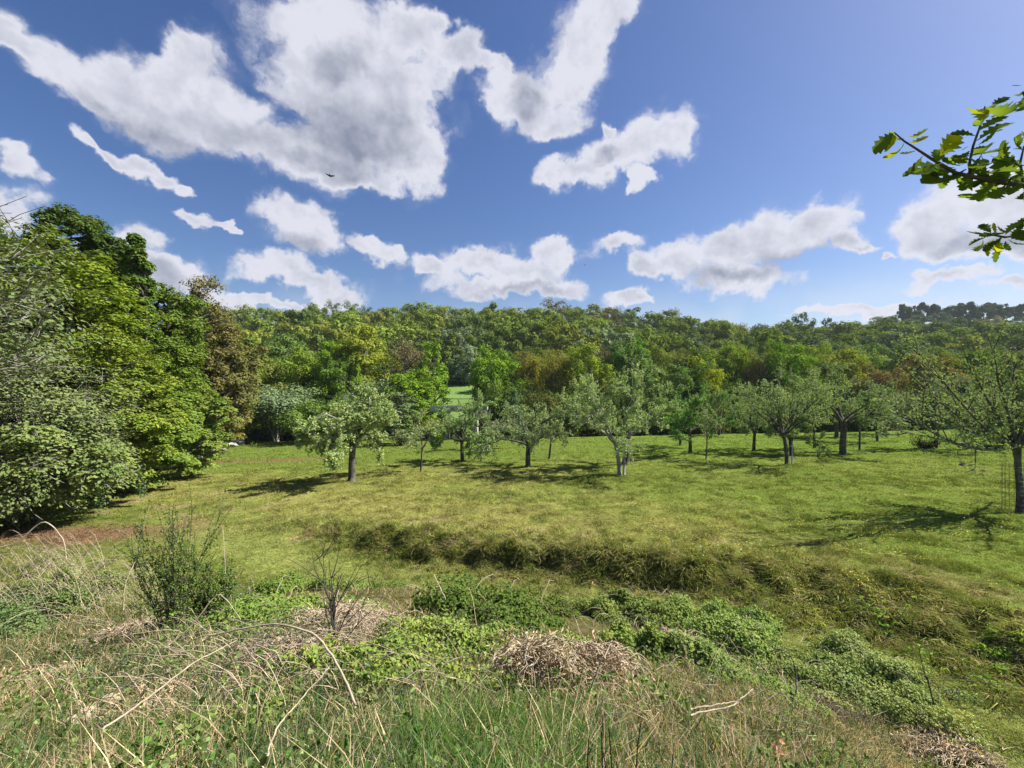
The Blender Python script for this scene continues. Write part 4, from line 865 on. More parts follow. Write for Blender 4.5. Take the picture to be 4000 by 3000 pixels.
    for i, (bx, by, tx, ty) in enumerate(L_):
        jb = g.uniform(-.06, .10); jt = jb+g.uniform(-.05, .05); a = c6(bx, by, jb); t = c6(tx, ty, jt); ax = t-a; Ln = np.linalg.norm(ax); ax = ax/Ln
        up = unit(np.array([g.normal()*.5, -.35+g.normal()*.5, .8])); s = unit(np.cross(ax, up)); nn = np.cross(s, ax); b = Buf(); V = []; m = len(half); fold = g.uniform(.1, .5); cv = g.uniform(-.25, .12)
        wsc = g.uniform(.8, 1.1)*min(1.1, .14/Ln+.15)
        for (f, h) in half:
            h = h*.95; mid = a+ax*Ln*f+nn*Ln*cv*math.sin(f*math.pi); V += [mid, mid+(s+nn*fold)*h*Ln*wsc, mid-(s-nn*fold)*h*Ln*wsc]
        Q = [(3*k, 3*k+3, 3*k+4, 3*k+1) for k in range(m-1)]+[(3*k, 3*k+2, 3*k+5, 3*k+3) for k in range(m-1)]
        b.add(np.array(V)-root, Q)
        ob('leaf', b.mesh('leaf', M_OAK, True), e, (.21, .24, .01) if i in yel else tuple(np.array((.062, .10, .02))*g.uniform(.7, 1.6)))
oak()
# ---------------------------------------------------------------- grasses of the meadow
def scatter(n, g, box, dens=None):
    px = g.uniform(box[0], box[2], n); py = g.uniform(box[1], box[3], n); x, y, z = hit(px, py)
    k = y < 100
    if dens is not None: k &= g.uniform(size=n) < dens(px, py, x, y)
    return px[k], py[k], x[k], y[k], z[k]
def meadow_grass():
    g = rng(1001); B = Buf(); fgm = lambda px, py, x, y: 1.0*((np.hypot(x, y)-slope_R(x, y)) > -.9)
    for (n, box) in ((60000, (-500, 1690, 4500, 1900)), (95000, (-500, 1860, 4500, 2300)), (62000, (500, 2250, 4600, 3000))):
        px, py, x, y, z = scatter(n, g, box, fgm); m = y < 58; x, y, z = x[m], y[m], z[m]; k = 5
        n1 = fbm(x*1.3, y*1.3, 71, 3); bd = bank_dist(x, y); onb = np.exp(-((bd-.8)/1.2)**2)*ss(x, -11, -6)
        n1 = .5*n1+.5*vnoise(x*3.3, y*2.2, 133); tall = (.05+.15*ss(n1, .45, .75)*(1-.7*np.exp(-((bd+1.5)/1.3)**2))+.11*onb*ss(n1, .3, .6)+.03*ss(y, 25, 40))*(.85+.3*g.uniform(size=len(x)))
        X = np.repeat(x, k)+g.normal(size=len(x)*k)*(.012+.0028*np.repeat(y, k)); Y = np.repeat(y, k)+g.normal(size=len(x)*k)*(.02+.004*np.repeat(y, k)); Z = ground(X, Y)-.01
        col = pos_color(X, Y)*g.uniform(.8, 1.3, (len(X), 1)); dr = (g.uniform(size=len(X)) < .10+.18*np.repeat(onb, k))[:, None]; col = np.where(dr, STRAW*g.uniform(.7, 1.2, (len(X), 1)), col)
        blades(B, np.stack([X, Y, Z], 1), np.repeat(tall, k)*g.uniform(.6, 1.3, len(X)), np.maximum(.006, .00075*Y), g, .8, col, 1.0, (-.1, .05), np.minimum(col*1.15, .7))
    print('meadow blades', B.n//5); ob('meadow_grass', B.mesh('meadow_grass', M_GRASS, tint=True), kind='stuff', label='short sunlit grass of the orchard meadow', cat='grass')
    # rough tussocks on the bank: separate clumps one can hardly count
    B = Buf(); px, py, x, y, z = scatter(15000, g, (1100, 2000, 4500, 2800), lambda a, b, x, y: np.exp(-((bank_dist(x, y)-.75)/1.0)**2)*ss(x, -7, -3)*ss(fbm(x*1.7, y*1.7, 87, 3), .3, .55))
    k = 14; X = np.repeat(x, k)+g.normal(size=len(x)*k)*.045; Y = np.repeat(y, k)+g.normal(size=len(x)*k)*.045; Z = ground(X, Y)-.02
    t = np.repeat(g.uniform(size=len(x)), k); col = np.where((t < .1)[:, None], STRAW*.8, np.where((t < .55)[:, None], YEL*.8, OLIVE*.9))*g.uniform(.6, 1.3, (len(X), 1))
    blades(B, np.stack([X, Y, Z], 1), g.uniform(.12, .30, len(X)), .02, g, .55, col*np.repeat(g.uniform(.7, 1.8, len(x)), k)[:, None], 1.5, (.1, -.5))
    px, py, x, y, z = scatter(2600, g, (900, 2000, 4500, 2900), lambda a, b, x, y: np.exp(-((bank_dist(x, y)-.7)/.7)**2)*ss(x, -8, -5)*(.3+ss(fbm(x*1.1, y*1.1, 88, 3), .4, .6)))
    k = 44; X = np.repeat(x, k)+g.normal(size=len(x)*k)*.07; Y = np.repeat(y, k)+g.normal(size=len(x)*k)*.07; Z = ground(X, Y)-.02
    t = np.repeat(g.uniform(size=len(x)), k); col = np.where((t < .16)[:, None], STRAW*1.05, np.where((t < .6)[:, None], GREEN*.75, OLIVE))*g.uniform(.7, 1.3, (len(X), 1))
    blades(B, np.stack([X, Y, Z], 1), g.uniform(.16, .38, len(X)), .012, g, .45, col, 1.6, (.1, -.4))
    print('bank blades', B.n//5); ob('bank_grass', B.mesh('bank_grass', M_GRASS, tint=True), kind='stuff', label='rough matted grass hanging over the bank', cat='grass')
    for nm, n, bx, c, mt, lab in (('yellow_flowers', 5200, (1000, 1760, 4400, 2350), .017, M_FLOWER, 'scattered yellow dandelions in the meadow'), ('daisies', 350, (1200, 1750, 4400, 2500), .02, M_DAISY, 'scattered white daisies in the meadow')):
        B = Buf(); px, py, x, y, z = scatter(n, g, bx, lambda a, b, x, y: ss(fbm(x*.35, y*.35, 131, 3), .47, .62)*(bank_dist(x, y) > .5)*(y < 45)); r = np.maximum(c, .00055*y)
        th = np.arange(6)*np.pi/3; ce = np.stack([x, y, z+g.uniform(.07, .14, len(x))], 1)
        V = ce[:, None]+np.stack([np.cos(th)[None]*r[:, None], np.sin(th)[None]*r[:, None], .25*np.cos(th)[None]*r[:, None]], -1); V = np.concatenate([V, ce[:, None]+np.array([0, 0, .01])], 1)
        i = np.arange(len(x))[:, None]*7; T = np.concatenate([i+np.array([[6, a, (a+1) % 6]]) for a in range(6)]); B.add(V.reshape(-1, 3), None, T); ob(nm, B.mesh(nm, mt), kind='stuff', label=lab, cat='flowers')
meadow_grass()
# ---------------------------------------------------------------- the rough slope in the foreground
LUSH = np.array((.085, .155, .03)); GRN = np.array((.095, .145, .045)); BLUEG = np.array((.07, .12, .06)); HAY = np.array((.47, .37, .22)); PINK = np.array((.33, .23, .16)); BRAM = np.array((.11, .155, .045)); BRL = np.array((.18, .24, .085)); DRED = np.array((.28, .12, .06))
SAND = at(450, 2775)
def slope_only(px, py, x, y): return ((np.hypot(x, y)-slope_R(x, y)) < .2)*(1-.97*np.exp(-(((x-SAND[0])/.36)**2+((y-SAND[1]+.18)/.46)**2)**2))
def slope_grass():
    g = rng(2002); B = Buf(); R0 = lambda px, py, x, y: slope_only(px, py, x, y)
    def patch(n, box, k, h, w, cols, wts, lean=.35, curl=.8, wind=(0, 0), spread=.03, dens=None):
        f = R0 if dens is None else (lambda a, b, x, y: R0(a, b, x, y)*dens(a, b, x, y))
        px, py, x, y, z = scatter(n, g, box, f); X = np.repeat(x, k)+g.normal(size=len(x)*k)*spread*np.repeat(np.maximum(y/3, .6), k); Y = np.repeat(y, k)+g.normal(size=len(x)*k)*spread*np.repeat(np.maximum(y/3, .6), k); Z = ground(X, Y)-.02
        ci = np.repeat(g.choice(len(cols), len(x), p=wts), k); mixi = g.choice(len(cols), len(X), p=wts); ci = np.where(g.uniform(size=len(X)) < .3, mixi, ci)
        c = np.array(cols)[ci]*g.uniform(.65, 1.3, (len(X), 1)); hh = np.repeat(g.uniform(h[0], h[1], len(x)), k)*g.uniform(.6, 1.15, len(X))
        blades(B, np.stack([X, Y, Z], 1), hh, np.maximum(w, .0009*Y), g, lean, c, curl, wind)
    A = lambda lo, hi, f=1., s=1.3: (lambda a, b, x, y: ss(fbm(x*s, y*s, 301, 3), lo, hi)*f+.06)
    patch(9000, (-300, 2150, 4300, 3400), 6, (.08, .22), .006, [GRN, BLUEG, HAY, PINK, BRAM], [.3, .2, .25, .15, .10], .6)              # understorey
    patch(2600, (-300, 2450, 900, 3500), 9, (.14, .34), .0055, [LUSH, np.array((.16, .17, .05)), HAY], [.35, .3, .35], .35, 1.0)
    patch(2400, (-300, 2350, 900, 3000), 7, (.12, .30), .005, [HAY, PINK], [.7, .3], .9, 1.1, dens=A(.45, .6))
    patch(1500, (-200, 2250, 1100, 2700), 6, (.2, .4), .007, [BLUEG, GRN, HAY], [.5, .3, .2], .4)
    patch(3400, (1300, 2880, 2500, 3700), 10, (.20, .46), .006, [LUSH, np.array((.10, .19, .035)), GRN, HAY], [.45, .3, .17, .08], .34, .8, dens=lambda a, b, x, y: np.exp(-((a-1930)/330)**2)*(.4+.6*ss(fbm(x*3, y*3, 5), .4, .6)))          # lush middle tuft
    patch(1800, (700, 2500, 1700, 3600), 8, (.16, .38), .006, [GRN, HAY, BLUEG], [.45, .25, .3], .4)
    patch(3000, (2100, 2550, 3500, 3500), 8, (.12, .32), .005, [GRN, BLUEG, HAY, PINK], [.3, .25, .3, .15], .5)
    patch(2600, (2900, 2700, 4300, 3400), 7, (.10, .28), .005, [HAY, PINK, GRN], [.55, .25, .2], 1.0, 1.0, (.35, -.1))
    patch(1500, (1200, 2300, 2000, 2700), 6, (.10, .28), .006, [HAY, PINK, GRN], [.5, .2, .3], .6)
    patch(1100, (2300, 2450, 3600, 2800), 6, (.14, .3), .006, [GRN, HAY], [.6, .4], .5)
    # loose stalks of straw standing well above the rest
    patch(900, (-200, 2150, 4200, 3300), 2, (.3, .75), .0055, [HAY*1.15, np.array((.24, .19, .10)), PINK], [.6, .2, .2], .6, .5); patch(500, (-200, 2250, 4200, 3300), 3, (.2, .4), .012, [BLUEG*1.3, LUSH], [.5, .5], .5, 1.0)
    patch(3400, (-300, 2850, 4300, 3650), 8, (.22, .46), .006, [GRN*.9, LUSH*.8, HAY, BLUEG], [.35, .25, .22, .18], .4, .8, dens=A(.35, .55))
    patch(1500, (-300, 2550, 4300, 3100), 7, (.18, .36), .006, [GRN*.8, HAY, LUSH*.8], [.45, .25, .3], .45, .8, dens=A(.42, .55, s=2.1))
    print('slope blades', B.n//5); ob('slope_grass', B.mesh('slope_grass', M_GRASS, tint=True), kind='stuff', label='tangled green and straw-coloured grass on the near slope', cat='grass')
    # small broad leaves of creeping weeds between the grass
    B = Buf(); px, py, x, y, z = scatter(17000, g, (-300, 2180, 4300, 3500), lambda a, b, x, y: R0(a, b, x, y)*ss(fbm(x*1.1+9, y*1.1, 311, 3), .46, .6)*(.25+.75*ss(y, 2.2, 5))); n = len(x); k = 3
    c = np.repeat(np.stack([x, y, z+g.uniform(.03, .3, n)], 1), k, 0)+g.normal(size=(n*k, 3))*.025
    leaves(B, c, np.array([.15, -.2, .9]), .04, .75, g, .7, col=np.array([BRAM, LUSH, BRL])[g.choice(3, n*k)]*g.uniform(.7, 1.3, (n*k, 1)), fold=True)
    ob('creeping_weeds', B.mesh('creeping_weeds', M_LEAFT, tint=True), kind='stuff', label='small broad leaves of weeds between the slope grasses', cat='weeds')
slope_grass()
def bramble(px, py, rx, ry, h, n, label, seed, col=BRAM, leaf=.05, canes=14, name='bramble_bush', cat='bramble'):
    g = rng(seed); p = at(px, py); d = p[1]; l = Buf(); w = Buf(); col = np.array(col)*(1.3, 1.12, .85)
    # uneven mound: several lobes, leaves in threes on its skin and inside
    nl = 13; n = int(n*1.25); lob = np.stack([g.normal(size=nl)*rx*.6, g.normal(size=nl)*ry*.5], 1); lh = h*g.uniform(.25, 1.15, nl)*np.exp(-(lob[:, 0]/rx/1.3)**2); lr = np.minimum(rx, ry)*g.uniform(.3, .75, nl)
    i = g.choice(nl, n); v = unit(g.normal(size=(n, 3))); v[:, 2] = np.abs(v[:, 2]); r = g.uniform(.3, 1, n)**.45
    x = lob[i, 0]+v[:, 0]*lr[i]*r*(1.3 if rx > ry else 1); y = lob[i, 1]+v[:, 1]*lr[i]*r; z = v[:, 2]*lh[i]*r
    g0 = ground(x+p[0], y+p[1])-p[2]; c = np.stack([x, y, z+g0+.02], 1)
    cc = np.repeat(c, 3, 0)+g.normal(size=(n*3, 3))*leaf*.5; bias = np.repeat(v*.8+np.array([.15, -.1, .5]), 3, 0)
    leaves(l, cc, bias, leaf, .68, g, .5, fold=True)
    for k in range(canes):
        a = g.uniform(0, 6.28); s = lob[g.integers(nl)]; b0 = np.array([s[0], s[1], float(ground(np.array([s[0]+p[0]]), np.array([s[1]+p[1]]))[0])-p[2]-.05]); L = g.uniform(.5, 1.1)*rx*1.1; t = np.linspace(0, 1, 9)[:, None]
        pts = b0+np.array([math.cos(a), math.sin(a), 0])*L*t+np.array([0, 0, 1.])*(h*g.uniform(1.1, 1.6)*4*t*(1-t*.85)*.5)+g.normal(size=(9, 3))*.015; tube(w, pts, np.linspace(.007, .003, 9), 4)
    e = empty(name, p, label=label, cat=cat, group='bramble bushes on the near slope'); ob('stems', w.mesh('stems', M_DEAD if seed % 2 else M_TWIG, True), e); ob('leaves', l.mesh('leaves', M_LEAF), e, tuple(col)); return e
bramble(1900, 2420, 1.0, .8, .75, 5200, 'dark green bramble mound just left of the centre at the slope foot', 701, (.055, .095, .028), .055)
bramble(2080, 2390, .7, .5, .45, 2600, 'small dark bramble hump behind the dead bracken heap', 702, (.065, .10, .03), .05)
bramble(2480, 2420, 1.1, .6, .55, 4400, 'bramble mound between the dead bracken heap and the lightest mound', 703, (.085, .13, .045), .055)
bramble(2720, 2440, 1.0, .6, .55, 4400, 'light green bramble mound right of centre, bright on top', 704, (.115, .18, .065), .055)
bramble(2880, 2530, .75, .55, .60, 4200, 'round bright bramble bush with a black hollow under its left side', 705, (.13, .20, .075), .05)
bramble(2350, 2390, .7, .4, .35, 1800, 'low bramble patch at the track side right of the small dark hump', 706, (.10, .15, .05), .05)
bramble(1060, 2420, 1.0, .8, .45, 3400, 'mid green bramble patch right of the broom shrub', 707, (.085, .14, .04), .055)
bramble(1180, 2310, 1.0, .7, .4, 2600, 'low bramble patch at the track side left of the dead stalk shrub', 708, (.075, .125, .035), .055)
bramble(300, 2330, 1.5, .8, .5, 4200, 'bramble growing through the pale dead canes at the left', 709, (.09, .135, .055), .055)
bramble(90, 2420, .8, .7, .45, 2600, 'green nettly bramble at the left edge below the dead canes', 710, (.07, .12, .055), .055)
bramble(3330, 2620, .8, .6, .40, 3800, 'leafy light bramble left of the forked sapling', 711, (.13, .19, .09), .04)
bramble(3560, 2760, .6, .5, .32, 2600, 'leafy bramble patch round the foot of the forked sapling', 712, (.14, .20, .09), .035)
bramble(3080, 2620, .7, .6, .38, 2600, 'loose bramble right of the round bright bush', 713, (.11, .16, .07), .04)
bramble(3960, 2600, .4, .3, .35, 1000, 'bright-leaved bramble at the right edge beside the dark hollow', 714, (.12, .20, .045), .05)
bramble(900, 2850, .5, .4, .25, 1100, 'small bramble sprout in the grass of the lower left', 715, (.10, .15, .05), .04)
bramble(1450, 2640, .6, .45, .32, 1900, 'fresh green bramble below the dead stalk shrub', 716, (.105, .16, .045), .05)
bramble(700, 2420, .7, .5, .4, 1800, 'dark bramble around the feet of the broom', 717, (.05, .085, .03), .05)
bramble(1760, 2540, .7, .5, .38, 2600, 'light green bramble patch in front of the left end of the dark mound', 718, (.11, .165, .055), .05)
bramble(2480, 2560, .7, .45, .42, 3000, 'mid green bramble right behind the arched bracken heap', 719, (.095, .15, .045), .05)
bramble(2700, 2590, .7, .45, .42, 3000, 'pale green bramble in front of the light mound right of centre', 720, (.12, .175, .07), .05)
bramble(2960, 2680, .7, .45, .3, 2600, 'low leafy bramble in front of the round bright bush', 721, (.10, .155, .055), .045)
bramble(1980, 2560, .5, .35, .3, 1500, 'dark low bramble just above the arched bracken heap', 722, (.06, .10, .03), .045)
bramble(3180, 2740, .6, .4, .25, 1700, 'thin bramble beside the flattened dark bracken', 723, (.12, .165, .075), .04)
# -------- heaps of dead bracken and canes
def dead_heap(px, py, rx, ry, h, n, label, seed, col=None, name='dead_bracken', cat='dead bracken', m=None):
    g = rng(seed); p = at(px, py); w = Buf(); l = Buf(); lc = []
    for k in range(n):
        a = g.uniform(0, 6.28); x0 = np.array([g.normal()*rx*.4, g.normal()*ry*.4, 0]); x0[2] = float(ground(np.array([x0[0]+p[0]]), np.array([x0[1]+p[1]]))[0])-p[2]
        L = g.uniform(.5, 1.1)*rx; t = np.linspace(0, 1, 7)[:, None]; dr = np.array([math.cos(a)*1.0, math.sin(a)*.6, 0])
        top = h*g.uniform(.5, 1.15)*math.exp(-(x0[0]/rx)**2-(x0[1]/ry)**2); pts = x0+dr*L*t+np.array([0, 0, 1.])*(top*np.clip(1-(1.25*t-.35)**2, 0, 1))+g.normal(size=(7, 3))*.02; tube(w, pts, np.linspace(.006, .0025, 7), 4)
        if k % 2 == 0: c = pts[g.integers(1, 7, 12)]+g.normal(size=(12, 3))*.05; lc.append(c)
    leaves(l, np.concatenate(lc), np.array([0, -.2, .5]), .055, .3, g, 1.)
    e = empty(name, p, label=label, cat=cat, group='dead growth on the near slope'); ob('stalks', w.mesh('stalks', m or M_DEAD, True), e); ob('withered_leaves', l.mesh('withered_leaves', M_LEAF), e, tuple(col or (.32, .25, .16)))
dead_heap(2100, 2670, .5, .32, .5, 300, 'arched heap of straw-coloured dead bracken in the middle of the slope', 801)
dead_heap(2010, 2560, .35, .3, .25, 90, 'small brown bracken remnant above the left end of the big heap', 802, (.26, .19, .12))
dead_heap(2320, 2670, .45, .3, .42, 230, 'pinkish dead bracken at the right end of the big heap', 803, (.33, .25, .17))
dead_heap(1330, 2480, .8, .5, .4, 210, 'pale dead bracken around the dead stalk shrub', 804, (.30, .23, .17))
dead_heap(3230, 2790, .5, .22, .16, 170, 'flattened dark brown dead bracken on the lower right slope', 805, (.13, .09, .065), m=M_TWIG)
dead_heap(3700, 2930, .6, .4, .16, 200, 'fan of flattened pale straw at the lower right corner', 806, (.36, .28, .19))
dead_heap(1160, 2620, .7, .4, .25, 120, 'dead twigs lying across a dark hollow below the broom', 807, (.22, .17, .12))
dead_heap(2640, 2540, .4, .3, .3, 70, 'drooping pinkish dead stems left of the bright bramble bush', 808, (.28, .20, .16))
dead_heap(520, 2480, .7, .4, .22, 120, 'straw and broken canes in front of the bramble at the left', 809, (.30, .23, .15))
dead_heap(80, 2680, .7, .5, .16, 150, 'flattened tan straw at the left edge', 810, (.34, .25, .15))
dead_heap(640, 2770, .35, .3, .12, 90, 'tan leaf litter beside the pale stones', 811, (.34, .25, .16))
def canes(box, n, label, seed, hmax, L, name='dead_canes', m=None, r=.006, bias=0):
    g = rng(seed); p = at((box[0]+box[2])/2, (box[1]+box[3])/2); w = Buf()
    for k in range(n):
        q = at(g.uniform(box[0], box[2]), g.uniform(box[1], box[3])); a = g.uniform(-.6, .6)+(0 if g.uniform() < .6 else math.pi)+bias; ln = g.uniform(.5, 1)*L; t = np.linspace(0, 1, 10)[:, None]
        h = hmax*g.uniform(.35, 1.); pts = q-p+np.array([math.cos(a), math.sin(a)*.7, 0])*ln*t+np.array([0, 0, 1.])*h*(1-(2*t-1)**2)**.8+np.cumsum(g.normal(size=(10, 3))*.012, 0); pts[:, 2] -= ln*.30*math.sin(a)*0*t[:, 0]; tube(w, pts, np.linspace(r, r*.4, 10), 4)
    o = ob(name, w.mesh(name, m or M_DEAD, True), None, None, p, label=label, cat='dead canes', kind='stuff'); return o
canes((-200, 2200, 420, 2420), 170, 'dense tangle of whitish arching bramble canes at the left edge', 901, 1.05, 2.0)
canes((250, 2280, 650, 2450), 60, 'pale canes arching from the left tangle towards the broom', 902, .55, 1.6)
canes((700, 2500, 1300, 2650), 36, 'thin pale canes crossing in front of the broom', 903, .35, 1.2)
canes((1000, 2600, 1500, 2750), 26, 'fine dead twigs left of the fresh green bramble', 904, .2, .7)
canes((2500, 2650, 3400, 2950), 46, 'loose pale stalks strewn over the right half of the slope', 905, .12, .5, r=.0045)
canes((-100, 2500, 1200, 2900), 50, 'loose pale stalks strewn over the left half of the slope', 906, .14, .6, r=.004)
canes((250, 2420, 1500, 2850), 150, 'criss-crossing fine dead stems all over the left half of the slope', 907, .45, 1.1, r=.0045)
canes((1500, 2450, 3300, 2900), 110, 'fine dead stems sticking up over the right half of the slope', 908, .3, .7, r=.0035)
def cane(pts, d, label, r=.007, m=None, seed=0):
    """a single long cane through given points (each: px, py, depth)"""
    g = rng(seed); Q = np.array([P(*q) for q in pts]); o = Q[0].copy(); t = np.linspace(0, len(Q)-1, 26); k = np.minimum(t.astype(int), len(Q)-2); f = t-k
    # Catmull-Rom
    A = Q[np.maximum(k-1, 0)]; Bq = Q[k]; Cq = Q[k+1]; Dq = Q[np.minimum(k+2, len(Q)-1)]; f = f[:, None]
    S_ = .5*((2*Bq)+(-A+Cq)*f+(2*A-5*Bq+4*Cq-Dq)*f**2+(-A+3*Bq-3*Cq+Dq)*f**3)+g.normal(size=(26, 3))*.002
    w = Buf(); tube(w, S_-o, np.linspace(r, r*.55, 26), 6)
    for i in range(3, 24, 2): a = S_[i]-o; tube(w, [a, a+g.normal(size=3)*.014+[0, 0, .004]], [.0018, .0004], 3)
    ob('dead_cane', w.mesh('dead_cane', m or M_DEAD, True), None, None, o, label=label, cat='dead cane', group='single dead canes standing out of the grass')
cane([(1390, 2760, 2.5), (1330, 2620, 2.75), (1240, 2490, 2.9), (1100, 2440, 3.0), (950, 2455, 3.05), (800, 2490, 3.1)], 0, 'long thick cane arching over the dark hollow left of centre', .0085, seed=1)
cane([(400, 2850, 2.3), (560, 2740, 2.5), (760, 2590, 2.8), (930, 2500, 3.1)], 0, 'straight pale cane rising to the right past the pale stones', .0065, seed=2)
cane([(1030, 2990, 2.0), (1080, 2850, 2.2), (1170, 2740, 2.4), (1290, 2600, 2.6)], 0, 'pale cane rising right from the lower edge', .0055, seed=3)
cane([(660, 2520, 3.6), (750, 2440, 3.7), (840, 2330, 3.8), (880, 2340, 3.8), (940, 2420, 3.8)], 0, 'bent pale cane with a knee in front of the broom', .006, seed=4)
cane([(-60, 2150, 5), (60, 2120, 5.1), (170, 2040, 5.2), (240, 2100, 5.2), (260, 2180, 5.2)], 0, 'looping whitish cane standing above the left tangle', .009, seed=5)
cane([(480, 2380, 4.2), (490, 2280, 4.2), (530, 2190, 4.3)], 0, 'short upright pale cane left of the broom', .007, seed=6)
cane([(1690, 2700, 2.9), (1720, 2610, 2.95), (1810, 2560, 3.0)], 0, 'kinked straw-coloured stem left of the arched bracken heap', .006, seed=7)
cane([(2700, 2790, 2.5), (2850, 2760, 2.6), (2905, 2720, 2.65), (2945, 2690, 2.7)], 0, 'crooked pale stick lying on the grass right of centre', .0052, seed=8)
cane([(2700, 2770, 2.55), (2900, 2735, 2.65)], 0, 'straight pale stick beside the crooked one', .005, seed=9)
cane([(2310, 2690, 3.0), (2360, 2540, 3.05)], 0, 'single straw-coloured stem leaning right at the end of the bracken heap', .006, seed=10)
cane([(1740, 2340, 4.5), (1695, 2245, 4.7)], 0, 'short pale stalk sticking up in front of the track', .008, seed=11)
cane([(3110, 2720, 3.3), (3105, 2600, 3.4), (3060, 2540, 3.4), (2990, 2545, 3.4)], 0, 'thin brown cane hooking over left of the forked sapling', .005, M_TWIG, seed=12)
cane([(880, 2240, 6), (875, 2150, 6), (870, 2050, 6.1)], 0, 'tall thin pale grass stalk in front of the lawn right of the broom', .006, seed=13)
# -------- broom, saplings and single plants
def broom(px, py, h, spread, label, seed, n=46, leaf=.03):
    g = rng(seed); p = at(px, py); w = Buf(); l = Buf(); lc = []
    for k in range(n):
        a = g.uniform(0, 6.28); s = g.uniform(0, spread); b, dd = poly((g.normal()*.08, g.normal()*.08, -.05), np.array([math.cos(a)*s, math.sin(a)*s, 1.]), h*g.uniform(.45, 1.), 8, g, .05, .03); tube(w, b, np.linspace(.011, .003, 9), 4)
        t = g.uniform(1, 8, 60); kk = np.minimum(t.astype(int), 7); lc.append(b[kk]+(b[kk+1]-b[kk])*(t-kk)[:, None]+g.normal(size=(60, 3))*.018)
        for q in range(8):
            j = int(g.integers(2, 8)); b2, _ = poly(b[j], perp_mix(unit(b[j]-b[j-1]), g, g.uniform(.3, .7))+np.array([0, 0, .3]), h*g.uniform(.12, .35), 4, g, .06, .05); tube(w, b2, np.linspace(.0045, .002, 5), 3)
            t = g.uniform(.2, 4, 30); kk = np.minimum(t.astype(int), 3); lc.append(b2[kk]+(b2[kk+1]-b2[kk])*(t-kk)[:, None]+g.normal(size=(30, 3))*.014)
    leaves(l, np.concatenate(lc), np.array([0, 0, .6]), leaf, .6, g, .8)
    e = empty('broom_shrub', p, label=label, cat='shrub'); ob('stems', w.mesh('stems', M_TWIG, True), e); ob('leaves', l.mesh('leaves', M_LEAF), e, (.08, .12, .03))
broom(670, 2490, 2.3, .48, 'tall dark green broom with feathery upright shoots in front of the lawn', 1, 19, .036)
broom(800, 2440, 1.0, .9, 'low dark broom spreading at the foot of the tall one', 2, 34)
def stalk_shrub():
    p = at(1310, 2590); g = rng(31); w = Buf()
    st, _ = poly((0, 0, -.05), np.array([0, 0, 1.]), .5, 5, g, .08); tube(w, st, np.linspace(.016, .011, 6), 7)
    for k in range(13):
        j = int(g.integers(1, 6)); a = g.uniform(0, 6.28); b, _ = poly(st[j], np.array([math.cos(a)*.7, math.sin(a)*.4, 1.1]), g.uniform(.25, .75), 6, g, .12, .08); tube(w, b, np.linspace(.008, .002, 7), 5)
        for q in range(2): jj = int(g.integers(2, 6)); b2, _ = poly(b[jj], np.array([g.normal()*.6, g.normal()*.4, .9]), g.uniform(.15, .5), 4, g, .1, .05); tube(w, b2, np.linspace(.005, .002, 5), 4)
    ob('dead_shrub', w.mesh('dead_shrub', M_BARK, True), None, None, p, label='leafless upright shrub with forked grey-brown stems left of centre', cat='dead shrub')
stalk_shrub()
def leafy(px, py, stems, size, n, col, label, seed, name='wild_plant', h=.35, aspect=.6, spread=.5, m=None, cat='plant'):
    g = rng(seed); p = at(px, py); w = Buf(); l = Buf()
    for s in range(stems):
        a = g.uniform(0, 6.28); b, _ = poly((0, 0, -.03), np.array([math.cos(a)*spread, math.sin(a)*spread, 1.]), h*g.uniform(.6, 1.), 5, g, .08); tube(w, b, np.linspace(.006, .003, 6), 5)
        k = g.integers(1, 6, n); aa = g.uniform(0, 6.28, n); ax = np.stack([np.cos(aa), np.sin(aa), np.full(n, .15)], 1); leaves(l, b[k]+ax*size*.55, np.array([.1, -.35, .9]), size, aspect, g, .25, axis=ax*3, fold=True)
    e = empty(name, p, label=label, cat=cat); ob('stem', w.mesh('stem', m or M_TWIG, True), e); ob('leaves', l.mesh('leaves', M_LEAF), e, col)
leafy(640, 2500, 3, .095, 12, (.13, .20, .035), 'young plant with broad bright green leaves in front of the broom', 41, h=.62, aspect=.75, spread=.25)
leafy(620, 2560, 3, .08, 8, (.11, .20, .05), 'lower bright green sprig beneath the broad-leaved young plant', 42, h=.2)
leafy(430, 2680, 4, .13, 7, (.06, .13, .03), 'dark green rosette of pointed oval leaves above the pale stones', 43, h=.12, spread=1.2, aspect=.5)
leafy(1280, 2600, 2, .07, 14, (.19, .25, .02), 'yellow-green sprig at the foot of the leafless shrub', 44, h=.3)
leafy(3460, 2500, 4, .05, 40, (.13, .23, .03), 'young shrub with small bright leaves against the dark bank', 45, name='sapling', h=1.1, spread=.35, cat='sapling')
leafy(860, 2260, 5, .05, 40, (.09, .16, .025), 'leafy green shoot at the right side of the broom', 46, h=.55, spread=.3)
leafy(3030, 2950, 1, .06, 12, (.30, .16, .095), 'upright stalk with curled rust-brown dead leaves', 47, name='dead_plant', h=.36, spread=.1)
leafy(1560, 2540, 3, .05, 16, (.15, .24, .04), 'small bright sprig between the dead bracken and the dark bramble mound', 48, h=.22)
